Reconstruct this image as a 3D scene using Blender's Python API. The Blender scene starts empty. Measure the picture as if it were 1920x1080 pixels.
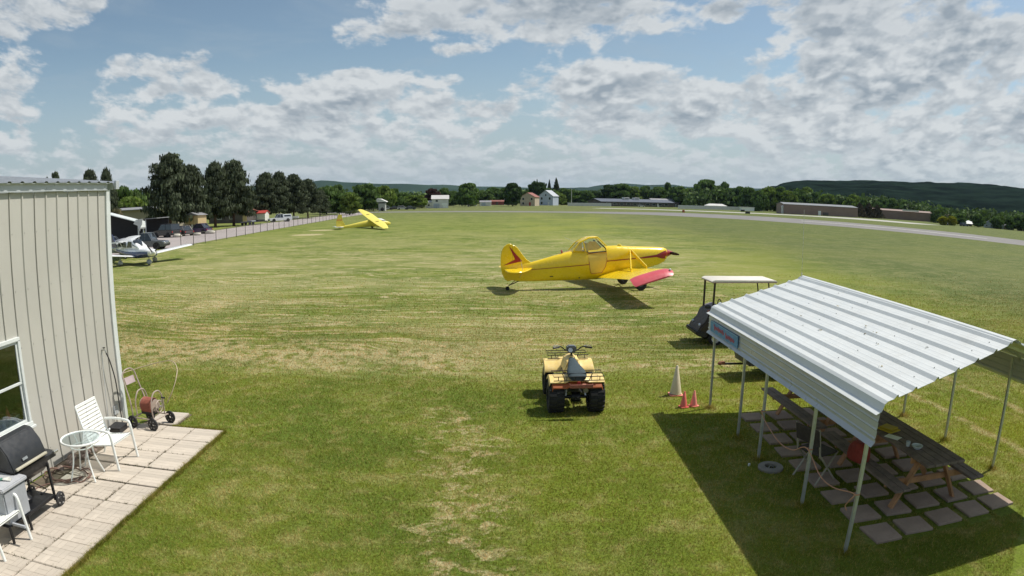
import bpy, bmesh, math, random
import numpy as np
from mathutils import Vector, Matrix, Euler
from math import sin, cos, pi, radians as R
random.seed(7)
# tuning values for light, air and lawn
EXPOSURE = 0.20
SKYSTR = 0.135; HAZE = 0.00003
CLOUD_LIT = (4.4, 4.6, 4.7); CLOUD_GREY = (2.0, 2.35, 2.7); VEIL = (2.6, 3.1, 3.5); SKYMUL = (.78, .76, .66)
G_DARK = (.096,.142,.018); G_MID = (.148,.188,.024); G_LIME = (.175,.212,.016); G_YEL = (.225,.215,.055); G_FAR = (.080,.104,.030); STRAW = (.41,.355,.195)
S = bpy.context.scene
C = S.collection
# ------------------------------------------------------------ camera
cd = bpy.data.cameras.new('camera'); cam = bpy.data.objects.new('camera', cd); C.objects.link(cam)
S.camera = cam
cam.matrix_world = Matrix(((0.999928, -0.001608, -0.011888, 0.0),
                           (-0.011557, 0.136351, -0.990593, 0.0),
                           (0.003214, 0.990659, 0.136322, 4.0),
                           (0, 0, 0, 1)))
cd.clip_start = 0.05; cd.clip_end = 20000
cd.sensor_width = 36.0
cd.type = 'PANO'            # the photograph comes from a wide security camera with barrel distortion
pc = cd
pc.panorama_type = 'FISHEYE_LENS_POLYNOMIAL'
pc.fisheye_fov = R(180)
pc.fisheye_polynomial_k0 = 0.0
pc.fisheye_polynomial_k1 = -0.043634
pc.fisheye_polynomial_k2 = 0.0
pc.fisheye_polynomial_k3 = -2.6e-6
pc.fisheye_polynomial_k4 = 0.0
# ------------------------------------------------------------ colour management
S.view_settings.view_transform = 'Standard'; S.view_settings.look = 'None'
S.view_settings.exposure = EXPOSURE; S.view_settings.gamma = 1.0
S.view_settings.use_curve_mapping = False
# ------------------------------------------------------------ sun
SUND = Vector((0.60, 0.22, 1.0)).normalized()
sl = bpy.data.lights.new('sun', 'SUN'); sl.energy = 4.2; sl.angle = R(0.6); sl.color = (1.0, 0.95, 0.87)
so = bpy.data.objects.new('sun', sl); C.objects.link(so)
so.rotation_euler = SUND.to_track_quat('Z', 'Y').to_euler(); so.location = (30, 10, 60)
# ------------------------------------------------------------ sky with cumulus clouds
W = bpy.data.worlds.new('World'); S.world = W; W.use_nodes = True
def NT(tree):
    N, L = tree.nodes, tree.links
    class K: pass
    k = K()
    def put(sock, v):
        if isinstance(v, bpy.types.NodeSocket): L.new(v, sock)
        else: sock.default_value = v
    def node(t, **kw):
        n = N.new(t)
        for a, b in kw.items(): setattr(n, a, b)
        return n
    def m(op, a, b=None, c=None, clamp=False):
        n = node('ShaderNodeMath', operation=op, use_clamp=clamp); put(n.inputs[0], a)
        if b is not None: put(n.inputs[1], b)
        if c is not None: put(n.inputs[2], c)
        return n.outputs[0]
    def noise(vec, scale, detail=4, rough=.55, dist=0.0, lac=2.0):
        n = node('ShaderNodeTexNoise'); put(n.inputs['Vector'], vec); n.inputs['Scale'].default_value = scale
        n.inputs['Detail'].default_value = detail; n.inputs['Roughness'].default_value = rough
        n.inputs['Distortion'].default_value = dist; n.inputs['Lacunarity'].default_value = lac
        return n.outputs[0]
    def ramp(v, lo, hi, a=0.0, b=1.0, smooth=True):
        n = node('ShaderNodeMapRange', interpolation_type='SMOOTHSTEP' if smooth else 'LINEAR'); put(n.inputs[0], v)
        n.inputs[1].default_value = lo; n.inputs[2].default_value = hi
        n.inputs[3].default_value = a; n.inputs[4].default_value = b
        return n.outputs[0]
    def mix(f, a, b, blend='MIX'):
        n = node('ShaderNodeMix', data_type='RGBA', blend_type=blend); put(n.inputs[0], f)
        for i, v in ((6, a), (7, b)):
            if isinstance(v, tuple): n.inputs[i].default_value = (*v[:3], 1)
            else: L.new(v, n.inputs[i])
        return n.outputs[2]
    def xyz(x, y, z=0.0):
        n = node('ShaderNodeCombineXYZ'); put(n.inputs[0], x); put(n.inputs[1], y); put(n.inputs[2], z); return n.outputs[0]
    def sep(v):
        n = node('ShaderNodeSeparateXYZ'); L.new(v, n.inputs[0]); return n.outputs
    k.put, k.node, k.m, k.noise, k.ramp, k.mix, k.xyz, k.sep, k.L, k.N = put, node, m, noise, ramp, mix, xyz, sep, L, N
    return k
def build_sky():
    t = W.node_tree; t.nodes.clear(); k = NT(t); m = k.m
    sky = k.node('ShaderNodeTexSky', sky_type='NISHITA', sun_disc=False)
    sky.sun_elevation = R(57.4); sky.sun_rotation = R(69.9); sky.altitude = 350
    sky.air_density = 1.0; sky.dust_density = 1.0; sky.ozone_density = 2.0
    tc = k.node('ShaderNodeTexCoord'); d = k.sep(tc.outputs['Generated'])
    az = m('ARCTAN2', d[0], d[1]); el = m('ARCSINE', d[2])
    elp = m('MAXIMUM', el, 0.0)
    # a cloud layer seen in perspective: bands tighten towards the horizon
    vv = m('MULTIPLY', m('POWER', m('ADD', elp, 0.02), 0.60), 17.0)
    uu = m('MULTIPLY', az, m('SUBTRACT', 13.5, m('MULTIPLY', elp, 12.0)))
    def fld(du, dv, dt=9):
        p = k.xyz(m('ADD', uu, du), m('ADD', vv, dv), 3.7)
        a = k.noise(p, 0.66, 2, .5, .1)
        b = k.noise(p, 1.95, dt, .57, .12)
        return m('ADD', m('MULTIPLY', a, .46), m('MULTIPLY', b, .66))
    blobs = [(0.085,0.295,0.19,0.045,.17),(-0.205,0.258,0.10,0.018,.08),(-0.75,0.285,0.10,0.040,.13),(-0.76,0.175,0.06,0.045,.13),(-0.61,0.215,0.05,0.025,.11),
        (-0.477,0.195,0.085,0.032,.14),(-0.252,0.172,0.17,0.030,.16),(-0.577,0.160,0.10,0.018,.09),(-0.087,0.138,0.08,0.013,.10),(-0.383,0.133,0.13,0.015,.09),
        (-0.251,0.108,0.08,0.018,.11),(-0.70,0.110,0.12,0.020,.10),(0.60,0.27,0.22,0.080,.15),(0.29,0.165,0.19,0.045,.13),(0.65,0.145,0.21,0.055,.11),(0.126,0.184,0.07,0.025,.09),
        (0.345,0.289,0.030,0.014,.16),(0.207,0.115,0.12,0.016,.08),(-0.07,0.228,0.040,0.010,.13),
        (-0.47,0.275,0.14,0.040,-.20),(-0.36,0.225,0.07,0.05,-.14),(0.33,0.240,0.11,0.040,-.17),(0.0,0.205,0.07,0.022,-.14),(-0.66,0.245,0.07,0.02,-.14),(-0.68,0.15,0.05,0.05,-.12),(0.80,0.305,0.06,0.02,-.15),(-0.04,0.165,0.05,0.012,-.10),(-0.30,0.215,0.12,0.012,-.12),(-0.45,0.155,0.12,0.010,-.10),(0.44,0.185,0.03,0.02,-.14)]
    bias = None
    for u0, v0, su, sv, wt in blobs:
        du = m('DIVIDE', m('SUBTRACT', az, u0), su); dv = m('DIVIDE', m('SUBTRACT', el, v0), sv)
        q = m('ADD', m('MULTIPLY', du, du), m('MULTIPLY', dv, dv))
        e = m('MULTIPLY', k.ramp(q, 0.0, 2.6, 1.0, 0.0), wt)
        bias = e if bias is None else m('ADD', bias, e)
    bias = m('ADD', bias, k.ramp(el, 0.05, 0.20, 0.10, 0.012))
    bias = m('ADD', bias, m('MULTIPLY', k.ramp(az, -0.1, 0.5), .04))
    f0 = m('ADD', fld(0, 0), bias)
    g0 = m('ADD', fld(0, 0, 2.2), bias)
    f1 = m('ADD', fld(0.05, 0.20, 3.5), bias)
    f2 = m('ADD', fld(0.12, 0.60, 2.2), bias)
    cov = k.ramp(f0, 0.580, 0.715)
    thick = k.ramp(g0, 0.58, 0.86)
    e0 = m('ADD', fld(0, 0, 3.5), bias)
    edge = k.ramp(m('SUBTRACT', f1, e0), -0.10, 0.10)
    under = k.ramp(m('SUBTRACT', f2, g0), -0.16, 0.17)
    grey = m('ADD', m('MULTIPLY', thick, m('ADD', m('MULTIPLY', under, .80), .15)), m('MULTIPLY', m('SUBTRACT', edge, .38), .50), clamp=True)
    grey = m('ADD', grey, m('MULTIPLY', m('MULTIPLY', thick, k.ramp(el, 0.20, 0.30)), .25), clamp=True)
    ccol = k.mix(grey, CLOUD_LIT, CLOUD_GREY)
    ccol = k.mix(k.ramp(el, 0.0, 0.14, 0.35, 0.0), ccol, VEIL)
    skyc = k.mix(1.0, sky.outputs[0], SKYMUL, 'MULTIPLY')
    veil = k.ramp(el, 0.0, 0.24, 0.85, 0.0)
    wisp = m('MULTIPLY', k.ramp(k.noise(k.xyz(m('MULTIPLY', uu, .4), m('MULTIPLY', vv, .9), 8.0), 1.1, 6, .6, .4), .45, .75), .28)
    base = k.mix(m('MAXIMUM', veil, wisp), skyc, VEIL)
    c = k.mix(m('MULTIPLY', cov, k.ramp(el, -0.01, 0.12, 0.6, 0.96)), base, ccol)
    bg = k.node('ShaderNodeBackground'); k.L.new(c, bg.inputs[0]); bg.inputs[1].default_value = SKYSTR
    o = k.node('ShaderNodeOutputWorld'); k.L.new(bg.outputs[0], o.inputs[0])
build_sky()

# ============================================================ helpers
MATS = {}
def srgb(h):
    h = h.lstrip('#'); c = [int(h[i:i+2], 16)/255 for i in (0, 2, 4)]
    return tuple(x/12.92 if x <= .04045 else ((x+.055)/1.055)**2.4 for x in c)
def mat(name, col, rough=.6, metal=0.0, var=.12, scale=4.0, bump=0.0, bscale=30.0, dirt=0.0, dirtcol=(.12,.10,.08), coat=0.0, island=0.0, transl=0.0, spec=.5):
    if name in MATS: return MATS[name]
    M_ = bpy.data.materials.new(name); M_.use_nodes = True; t = M_.node_tree; t.nodes.clear(); k = NT(t)
    tc = k.node('ShaderNodeTexCoord'); P = tc.outputs['Object']
    n = k.noise(P, scale, 5, .6)
    hi = tuple(min(1, c*(1+var)) for c in col); lo = tuple(c*(1-var) for c in col)
    c = k.mix(k.ramp(n, .3, .7), lo, hi)
    if island:
        g = k.node('ShaderNodeNewGeometry')
        c = k.mix(1.0, c, k.mix(g.outputs['Random Per Island'], (1-island,)*3, (1+island,)*3), 'MULTIPLY')
    if dirt:
        dn = k.noise(P, scale*1.7+.5, 8, .68, .4)
        c = k.mix(k.m('MULTIPLY', k.ramp(dn, .48, .72), dirt), c, dirtcol)
    b = k.node('ShaderNodeBsdfPrincipled'); k.L.new(c, b.inputs['Base Color'])
    b.inputs['Metallic'].default_value = metal; b.inputs['Coat Weight'].default_value = coat; b.inputs['Coat Roughness'].default_value = .15
    b.inputs['Specular IOR Level'].default_value = spec
    k.L.new(k.ramp(k.noise(P, scale*3, 3), .3, .7, max(.02, rough-.08), min(1, rough+.08)), b.inputs['Roughness'])
    if bump:
        bn = k.node('ShaderNodeBump'); bn.inputs['Strength'].default_value = bump; bn.inputs['Distance'].default_value = .01
        k.L.new(k.noise(P, bscale, 6, .65), bn.inputs['Height']); k.L.new(bn.outputs[0], b.inputs['Normal'])
    o = k.node('ShaderNodeOutputMaterial'); out = b.outputs[0]
    if transl:
        tr = k.node('ShaderNodeBsdfTranslucent'); k.L.new(k.mix(1.0, c, (1.1, 1.25, .6), 'MULTIPLY'), tr.inputs[0])
        mx = k.node('ShaderNodeMixShader'); mx.inputs[0].default_value = transl; k.L.new(out, mx.inputs[1]); k.L.new(tr.outputs[0], mx.inputs[2]); out = mx.outputs[0]
    k.L.new(out, o.inputs[0]); MATS[name] = M_; return M_
def glass(name, col=(.8,.85,.85), alpha=.35, rough=.04):
    if name in MATS: return MATS[name]
    M_ = bpy.data.materials.new(name); M_.use_nodes = True; t = M_.node_tree; t.nodes.clear(); k = NT(t)
    tr = k.node('ShaderNodeBsdfTransparent'); tr.inputs[0].default_value = (*col, 1)
    gl = k.node('ShaderNodeBsdfGlossy'); gl.inputs['Roughness'].default_value = rough; gl.inputs[0].default_value = (.9,.95,1,1)
    lw = k.node('ShaderNodeLayerWeight'); lw.inputs[0].default_value = .35
    mx = k.node('ShaderNodeMixShader'); k.L.new(k.m('ADD', k.m('MULTIPLY', k.m('POWER', lw.outputs[1], 2.0), .75), alpha*.25, clamp=True), mx.inputs[0])
    k.L.new(tr.outputs[0], mx.inputs[1]); k.L.new(gl.outputs[0], mx.inputs[2])
    o = k.node('ShaderNodeOutputMaterial'); k.L.new(mx.outputs[0], o.inputs[0]); MATS[name] = M_; return M_

class MB:
    """collects simple shapes and builds ONE mesh object"""
    def __init__(s): s.v = []; s.f = []
    def add(s, vs, fs, mtx=None):
        o = len(s.v)
        s.v += [tuple(mtx @ Vector(v)) if mtx is not None else tuple(v) for v in vs]
        s.f += [tuple(i+o for i in f) for f in fs]; return s
    def box(s, c, d, rot=None):
        x, y, z = d[0]/2, d[1]/2, d[2]/2
        vs = [(i*x, j*y, l*z) for i in (-1,1) for j in (-1,1) for l in (-1,1)]
        m_ = Matrix.Translation(c) @ (Euler(rot).to_matrix().to_4x4() if rot else Matrix())
        return s.add(vs, [(0,1,3,2),(4,6,7,5),(0,4,5,1),(2,3,7,6),(0,2,6,4),(1,5,7,3)], m_)
    def bar(s, a, b, w, h, up=(0,0,1)):
        a, b = Vector(a), Vector(b); z = (b-a); L_ = z.length; z.normalize(); u = Vector(up)
        if abs(z.dot(u)) > .98: u = Vector((1,0,0))
        x = u.cross(z).normalized(); y = z.cross(x)
        m_ = Matrix((( x.x,y.x,z.x,0),(x.y,y.y,z.y,0),(x.z,y.z,z.z,0),(0,0,0,1))); m_.translation = (a+b)/2
        vs = [(i*w/2, j*h/2, l*L_/2) for i in (-1,1) for j in (-1,1) for l in (-1,1)]
        return s.add(vs, [(0,1,3,2),(4,6,7,5),(0,4,5,1),(2,3,7,6),(0,2,6,4),(1,5,7,3)], m_)
    def tube(s, pts, r, n=8, caps=True, closed=False):
        pts = [Vector(p) for p in pts]; N_ = len(pts); rs = r if isinstance(r, (list, tuple)) else [r]*N_
        rings = []; prev = None
        for i, p in enumerate(pts):
            a = pts[(i-1) % N_] if (i > 0 or closed) else p; b = pts[(i+1) % N_] if (i < N_-1 or closed) else p
            t = (b-a).normalized() if (b-a).length > 1e-9 else Vector((0,0,1))
            if prev is None:
                u = Vector((0,0,1)) if abs(t.z) < .9 else Vector((1,0,0)); x = u.cross(t).normalized()
            else:
                x = (prev - t*prev.dot(t)); x = x.normalized() if x.length > 1e-6 else Vector((1,0,0))
            y = t.cross(x); prev = x
            rings.append([p + (x*cos(2*pi*j/n) + y*sin(2*pi*j/n))*rs[i] for j in range(n)])
        vs = [v for r_ in rings for v in r_]; fs = []
        for i in range(N_ if closed else N_-1):
            i2 = (i+1) % N_
            for j in range(n): fs.append((i*n+j, i*n+(j+1)%n, i2*n+(j+1)%n, i2*n+j))
        if caps and not closed: fs += [tuple(range(n))[::-1], tuple((N_-1)*n+j for j in range(n))]
        return s.add(vs, fs)
    def cyl(s, a, b, r, r2=None, n=16): return s.tube([a, b], [r, r if r2 is None else r2], n)
    def lathe(s, prof, n=24, axis='z', o=(0,0,0)):
        """prof: (radius, height) pairs"""
        vs = []; fs = []; k_ = len(prof)
        for j in range(n):
            a = 2*pi*j/n
            for r, h in prof:
                p = {'z': (r*cos(a), r*sin(a), h), 'y': (r*cos(a), h, r*sin(a)), 'x': (h, r*cos(a), r*sin(a))}[axis]
                vs.append((p[0]+o[0], p[1]+o[1], p[2]+o[2]))
        for j in range(n):
            j2 = (j+1) % n
            for i in range(k_-1): fs.append((j*k_+i, j2*k_+i, j2*k_+i+1, j*k_+i+1))
        return s.add(vs, fs)
    def prism(s, poly, a, b, axis='y'):
        """extrude a 2D polygon between a and b along an axis"""
        n = len(poly); put = {'y': lambda p, q: (p[0], q, p[1]), 'x': lambda p, q: (q, p[0], p[1]), 'z': lambda p, q: (p[0], p[1], q)}[axis]
        vs = [put(p, a) for p in poly] + [put(p, b) for p in poly]
        fs = [tuple(range(n))[::-1], tuple(range(n, 2*n))] + [(i, (i+1)%n, (i+1)%n+n, i+n) for i in range(n)]
        return s.add(vs, fs)
    def loft(s, rings, caps=True):
        n = len(rings[0]); vs = [v for r_ in rings for v in r_]; fs = []
        for i in range(len(rings)-1):
            for j in range(n): fs.append((i*n+j, i*n+(j+1)%n, (i+1)*n+(j+1)%n, (i+1)*n+j))
        if caps: fs += [tuple(range(n))[::-1], tuple((len(rings)-1)*n+j for j in range(n))]
        return s.add(vs, fs)
    def sphere(s, c, r, n=12, sq=(1,1,1)):
        prof = []
        vs = []; fs = []; m_ = n//2
        for i in range(m_+1):
            th = pi*i/m_
            for j in range(n):
                a = 2*pi*j/n; vs.append((c[0]+r*sq[0]*sin(th)*cos(a), c[1]+r*sq[1]*sin(th)*sin(a), c[2]+r*sq[2]*cos(th)))
        for i in range(m_):
            for j in range(n): fs.append((i*n+j, (i+1)*n+j, (i+1)*n+(j+1)%n, i*n+(j+1)%n))
        return s.add(vs, fs)
    def mesh(s, name, m_, bevel=0.0, smooth=True, ang=35, seg=1):
        me = bpy.data.meshes.new(name); me.from_pydata(s.v, [], s.f)
        bm = bmesh.new(); bm.from_mesh(me)
        bmesh.ops.remove_doubles(bm, verts=bm.verts, dist=1e-5)
        bmesh.ops.recalc_face_normals(bm, faces=bm.faces)
        if bevel:
            ed = [e for e in bm.edges if len(e.link_faces) == 2 and e.calc_face_angle(0) > R(30)]
            bmesh.ops.bevel(bm, geom=ed, offset=bevel, segments=seg, affect='EDGES', clamp_overlap=True)
        bm.to_mesh(me); bm.free()
        if smooth:
            me.polygons.foreach_set('use_smooth', [True]*len(me.polygons))
            try: me.set_sharp_from_angle(angle=R(ang))
            except Exception: pass
        for q in (m_ if isinstance(m_, (list, tuple)) else [m_]): me.materials.append(q)
        return me
    def build(s, name, m_, parent=None, label=None, **kw):
        o = bpy.data.objects.new(name, s.mesh(name, m_, **kw)); C.objects.link(o)
        if parent is not None: o.parent = parent
        if label: o['label'] = label
        return o
def thing(name, label, cat, loc=(0,0,0), rz=0.0, group=None):
    o = bpy.data.objects.new(name, None); C.objects.link(o); o.location = loc; o.rotation_euler = (0,0,rz)
    o['label'] = label; o['category'] = cat; o.empty_display_size = .3
    if group: o['group'] = group
    return o
def tag(o, label, cat, group=None):
    o['label'] = label; o['category'] = cat
    if group: o['group'] = group
    return o
def struct(o, kind='structure', label=None):
    o['kind'] = kind
    if label: o['label'] = label
    return o
def inst(me, name, parent=None, loc=(0,0,0), rot=(0,0,0), sc=(1,1,1)):
    o = bpy.data.objects.new(name, me); C.objects.link(o); o.parent = parent; o.location = loc; o.rotation_euler = rot; o.scale = sc; return o
def dup(root, loc, rz=0, label=None, group=None):
    r = root.copy(); C.objects.link(r); r.location = loc; r.rotation_euler = (0,0,rz)
    if label: r['label'] = label
    if group: r['group'] = group
    for ch in list(root.children):
        c = ch.copy(); C.objects.link(c); c.parent = r
        for g in list(ch.children):
            d = g.copy(); C.objects.link(d); d.parent = c
    return r
def arc(c, r, a0, a1, n, plane='xz', ry=None):
    out = []
    for i in range(n+1):
        a = a0+(a1-a0)*i/n; p, q = r*cos(a), (ry or r)*sin(a)
        out.append({'xz': (c[0]+p, c[1], c[2]+q), 'yz': (c[0], c[1]+p, c[2]+q), 'xy': (c[0]+p, c[1]+q, c[2])}[plane])
    return out
def bez(pts, n=8):
    """Catmull-Rom through points"""
    P_ = [Vector(p) for p in pts]; P_ = [P_[0]*2-P_[1]]+P_+[P_[-1]*2-P_[-2]]; out = []
    for i in range(1, len(P_)-2):
        for j in range(n):
            t = j/n; a, b, c, d = P_[i-1:i+3]
            out.append(.5*((2*b)+(c-a)*t+(2*a-5*b+4*c-d)*t*t+(3*b-a-3*c+d)*t**3))
    out.append(P_[-2]); return out
def wheel(parent, c, r, w, rim_mat, tyre_mat, axis='y', rimr=.6, n=24, knob=0, name='wheel', hub=True):
    """tyre as the part, rim as its sub-part"""
    prof = [(r*rimr, -w/2), (r*.9, -w/2), (r*.985, -w*.38), (r, -w*.2), (r, w*.2), (r*.985, w*.38), (r*.9, w/2), (r*rimr, w/2), (r*rimr*.96, 0), (r*rimr, -w/2)]
    b = MB(); b.lathe(prof, n, axis)
    if knob:
        for i in range(knob):
            a = 2*pi*i/knob
            for sgn in (-1, 1):
                aa = a + (pi/knob if sgn > 0 else 0); cy = sgn*w*.24
                p = (r*cos(aa), cy, r*sin(aa)) if axis == 'y' else (cy, r*cos(aa), r*sin(aa))
                if axis == 'y': b.box(p, (.035, w*.46, .05), (0, -aa, 0))
                else: b.box(p, (w*.46, .035, .05), (aa, 0, 0))
    o = b.build('tyre' if name == 'wheel' else name, tyre_mat, parent); o.location = c
    rb = MB(); rr = r*rimr
    rb.lathe([(0.0, -w*.30), (rr*.35, -w*.34), (rr*.45, -w*.18), (rr*.85, -w*.22), (rr*1.0, -w*.46), (rr*1.02, w*.46), (rr*.85, w*.22), (rr*.45, w*.18), (rr*.35, w*.34), (0.0, w*.30)], n, axis)
    rb.build('rim', rim_mat, o)
    return o

# ============================================================ materials
m_siding = mat('cream_siding', (.465,.452,.405), .45, 0, .04, .8, .05, 3, .25, (.44,.41,.36))
m_trim = mat('white_trim', (.64,.67,.65), .4, 0, .04, 3, 0, 30, .2, (.4,.4,.38))
m_fascia = mat('grey_fascia', (.50,.53,.55), .35, .2, .05, 3)
m_galv = mat('galvanised_steel', (.50,.52,.53), .38, .6, .10, 6, .03, 20, .25, (.28,.27,.25))
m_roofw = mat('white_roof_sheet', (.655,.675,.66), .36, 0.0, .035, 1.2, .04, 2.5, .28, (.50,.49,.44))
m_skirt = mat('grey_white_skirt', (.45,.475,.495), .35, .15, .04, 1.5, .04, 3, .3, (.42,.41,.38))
m_bolt = mat('screw_heads', (.35,.35,.35), .4, .8)
m_black = mat('black_metal', (.018,.019,.022), .42, .3, .2, 6)
m_blackp = mat('black_plastic', (.02,.02,.022), .55, 0, .2, 6)
m_rubber = mat('black_rubber', (.016,.016,.017), .82, 0, .25, 12, .3, 60, .5, (.06,.055,.045))
m_white = mat('white_paint', (.80,.82,.79), .42, 0, .04, 8, 0, 30, .15, (.5,.48,.42))
m_lid = mat('grill_lid_black', (.026,.028,.031), .42, .1, .15, 5, .1, 60, .2, (.07,.07,.07))
m_greyp = mat('grey_plastic', (.36,.38,.41), .55, 0, .07, 6, .05, 40, .35, (.2,.2,.2))
m_steel = mat('brushed_steel', (.55,.55,.52), .3, .85, .1, 20)
m_tan = mat('tan_powder_coat', (.42,.34,.29), .45, .1, .08, 8, 0, 30, .3, (.2,.14,.1))
m_hose = mat('terracotta_hose', (.27,.085,.055), .55, 0, .15, 20)
m_hosew = mat('cream_hose', (.50,.40,.27), .5, 0, .15, 20)
m_slab = mat('patio_slab', (.50,.44,.365), .85, 0, .10, 1.3, .25, 50, .40, (.32,.275,.225), island=.07)
m_slab2 = mat('brown_paving_stone', (.31,.23,.18), .9, 0, .15, 3, .3, 40, .4, (.18,.13,.10), island=.08)
m_soil = mat('dry_soil', (.12,.095,.065), .95, 0, .3, 6, .6, 30)
m_wood = mat('weathered_picnic_wood', (.17,.13,.11), .8, 0, .22, 5, .3, 30, .4, (.07,.055,.05))
m_wood2 = mat('orange_brown_lumber', (.40,.21,.10), .75, 0, .2, 6, .3, 30, .3, (.14,.07,.03))
m_orange = mat('orange_cone_plastic', (.75,.15,.11), .5, 0, .08, 8, 0, 30, .35, (.5,.2,.15))
m_pink = mat('faded_cone_plastic', (.85,.27,.22), .5, 0, .1, 8, 0, 30, .3, (.6,.35,.3))
m_cream = mat('faded_cream_plastic', (.68,.60,.42), .55, 0, .06, 6, 0, 30, .25, (.45,.38,.27))
m_yel = mat('yellow_aircraft_paint', (.88,.62,.010), .30, 0, .04, 1.5, 0, 30, .12, (.55,.36,.02), coat=.4)
m_yel2 = mat('pale_yellow_wing_fabric', (.83,.71,.12), .42, 0, .03, 1.5)
m_red = mat('dark_red_trim_paint', (.33,.022,.02), .35, 0, .08, 3, coat=.3)
m_pinkred = mat('faded_red_wingtip', (.62,.09,.11), .38, 0, .06, 3, coat=.2)
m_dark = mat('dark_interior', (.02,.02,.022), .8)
m_door = mat('tan_door_panel', (.79,.56,.09), .45, 0, .05, 3)
m_blue = mat('navy_paint', (.012,.03,.10), .28, 0, .06, 3, coat=.5)
m_aw = mat('white_aircraft_paint', (.80,.81,.80), .28, 0, .03, 3, coat=.4)
m_glassd = mat('dark_window_glass', (.03,.035,.04), .08, 0, .1, 3, spec=.8)
m_glass = glass('clear_glass')
m_glassw = glass('window_pane_glass', (.55,.6,.6), .5)
m_atvy = mat('faded_yellow_plastic', (.82,.60,.21), .42, 0, .07, 7, 0, 30, .35, (.85,.75,.55))
m_atvo = mat('orange_plastic_underside', (.36,.085,.015), .5)
m_seat = mat('blue_grey_vinyl', (.05,.07,.08), .75, 0, .12, 8, spec=.2)
m_redrack = mat('rusty_red_tray', (.30,.095,.07), .55, 0, .2, 9)
m_cartb = mat('dark_brown_cart_body', (.030,.021,.016), .5, 0, .15, 4)
m_cartr = mat('cream_cart_roof', (.72,.67,.58), .5, 0, .05, 3)
m_chrome = mat('pale_hub_metal', (.62,.62,.62), .3, .7)
m_stone = mat('field_stone', (.22,.17,.14), .9, 0, .25, 4, .6, 15)
m_stonew = mat('whitish_boulder', (.50,.47,.40), .9, 0, .2, 2, .6, 8)
m_signb = mat('sign_blue', (.08,.26,.50), .5, 0, .1, 8, 0, 30, .3, (.25,.38,.52))
m_signr = mat('sign_red', (.55,.13,.16), .5)
m_redfab = mat('red_canvas', (.24,.032,.02), .8, 0, .15, 12, .2, 60)
m_yfab = mat('mustard_plastic', (.45,.33,.02), .6)
m_rope = mat('orange_rope', (.50,.26,.16), .8)
m_conc = mat('concrete', (.25,.23,.20), .9, 0, .12, 6, .3, 40, .3, (.2,.19,.17))
m_bark = mat('pine_bark', (.12,.065,.045), .95, 0, .25, 3, .6, 10)
m_bark2 = mat('grey_bark', (.10,.085,.07), .95, 0, .25, 3, .6, 10)
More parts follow.
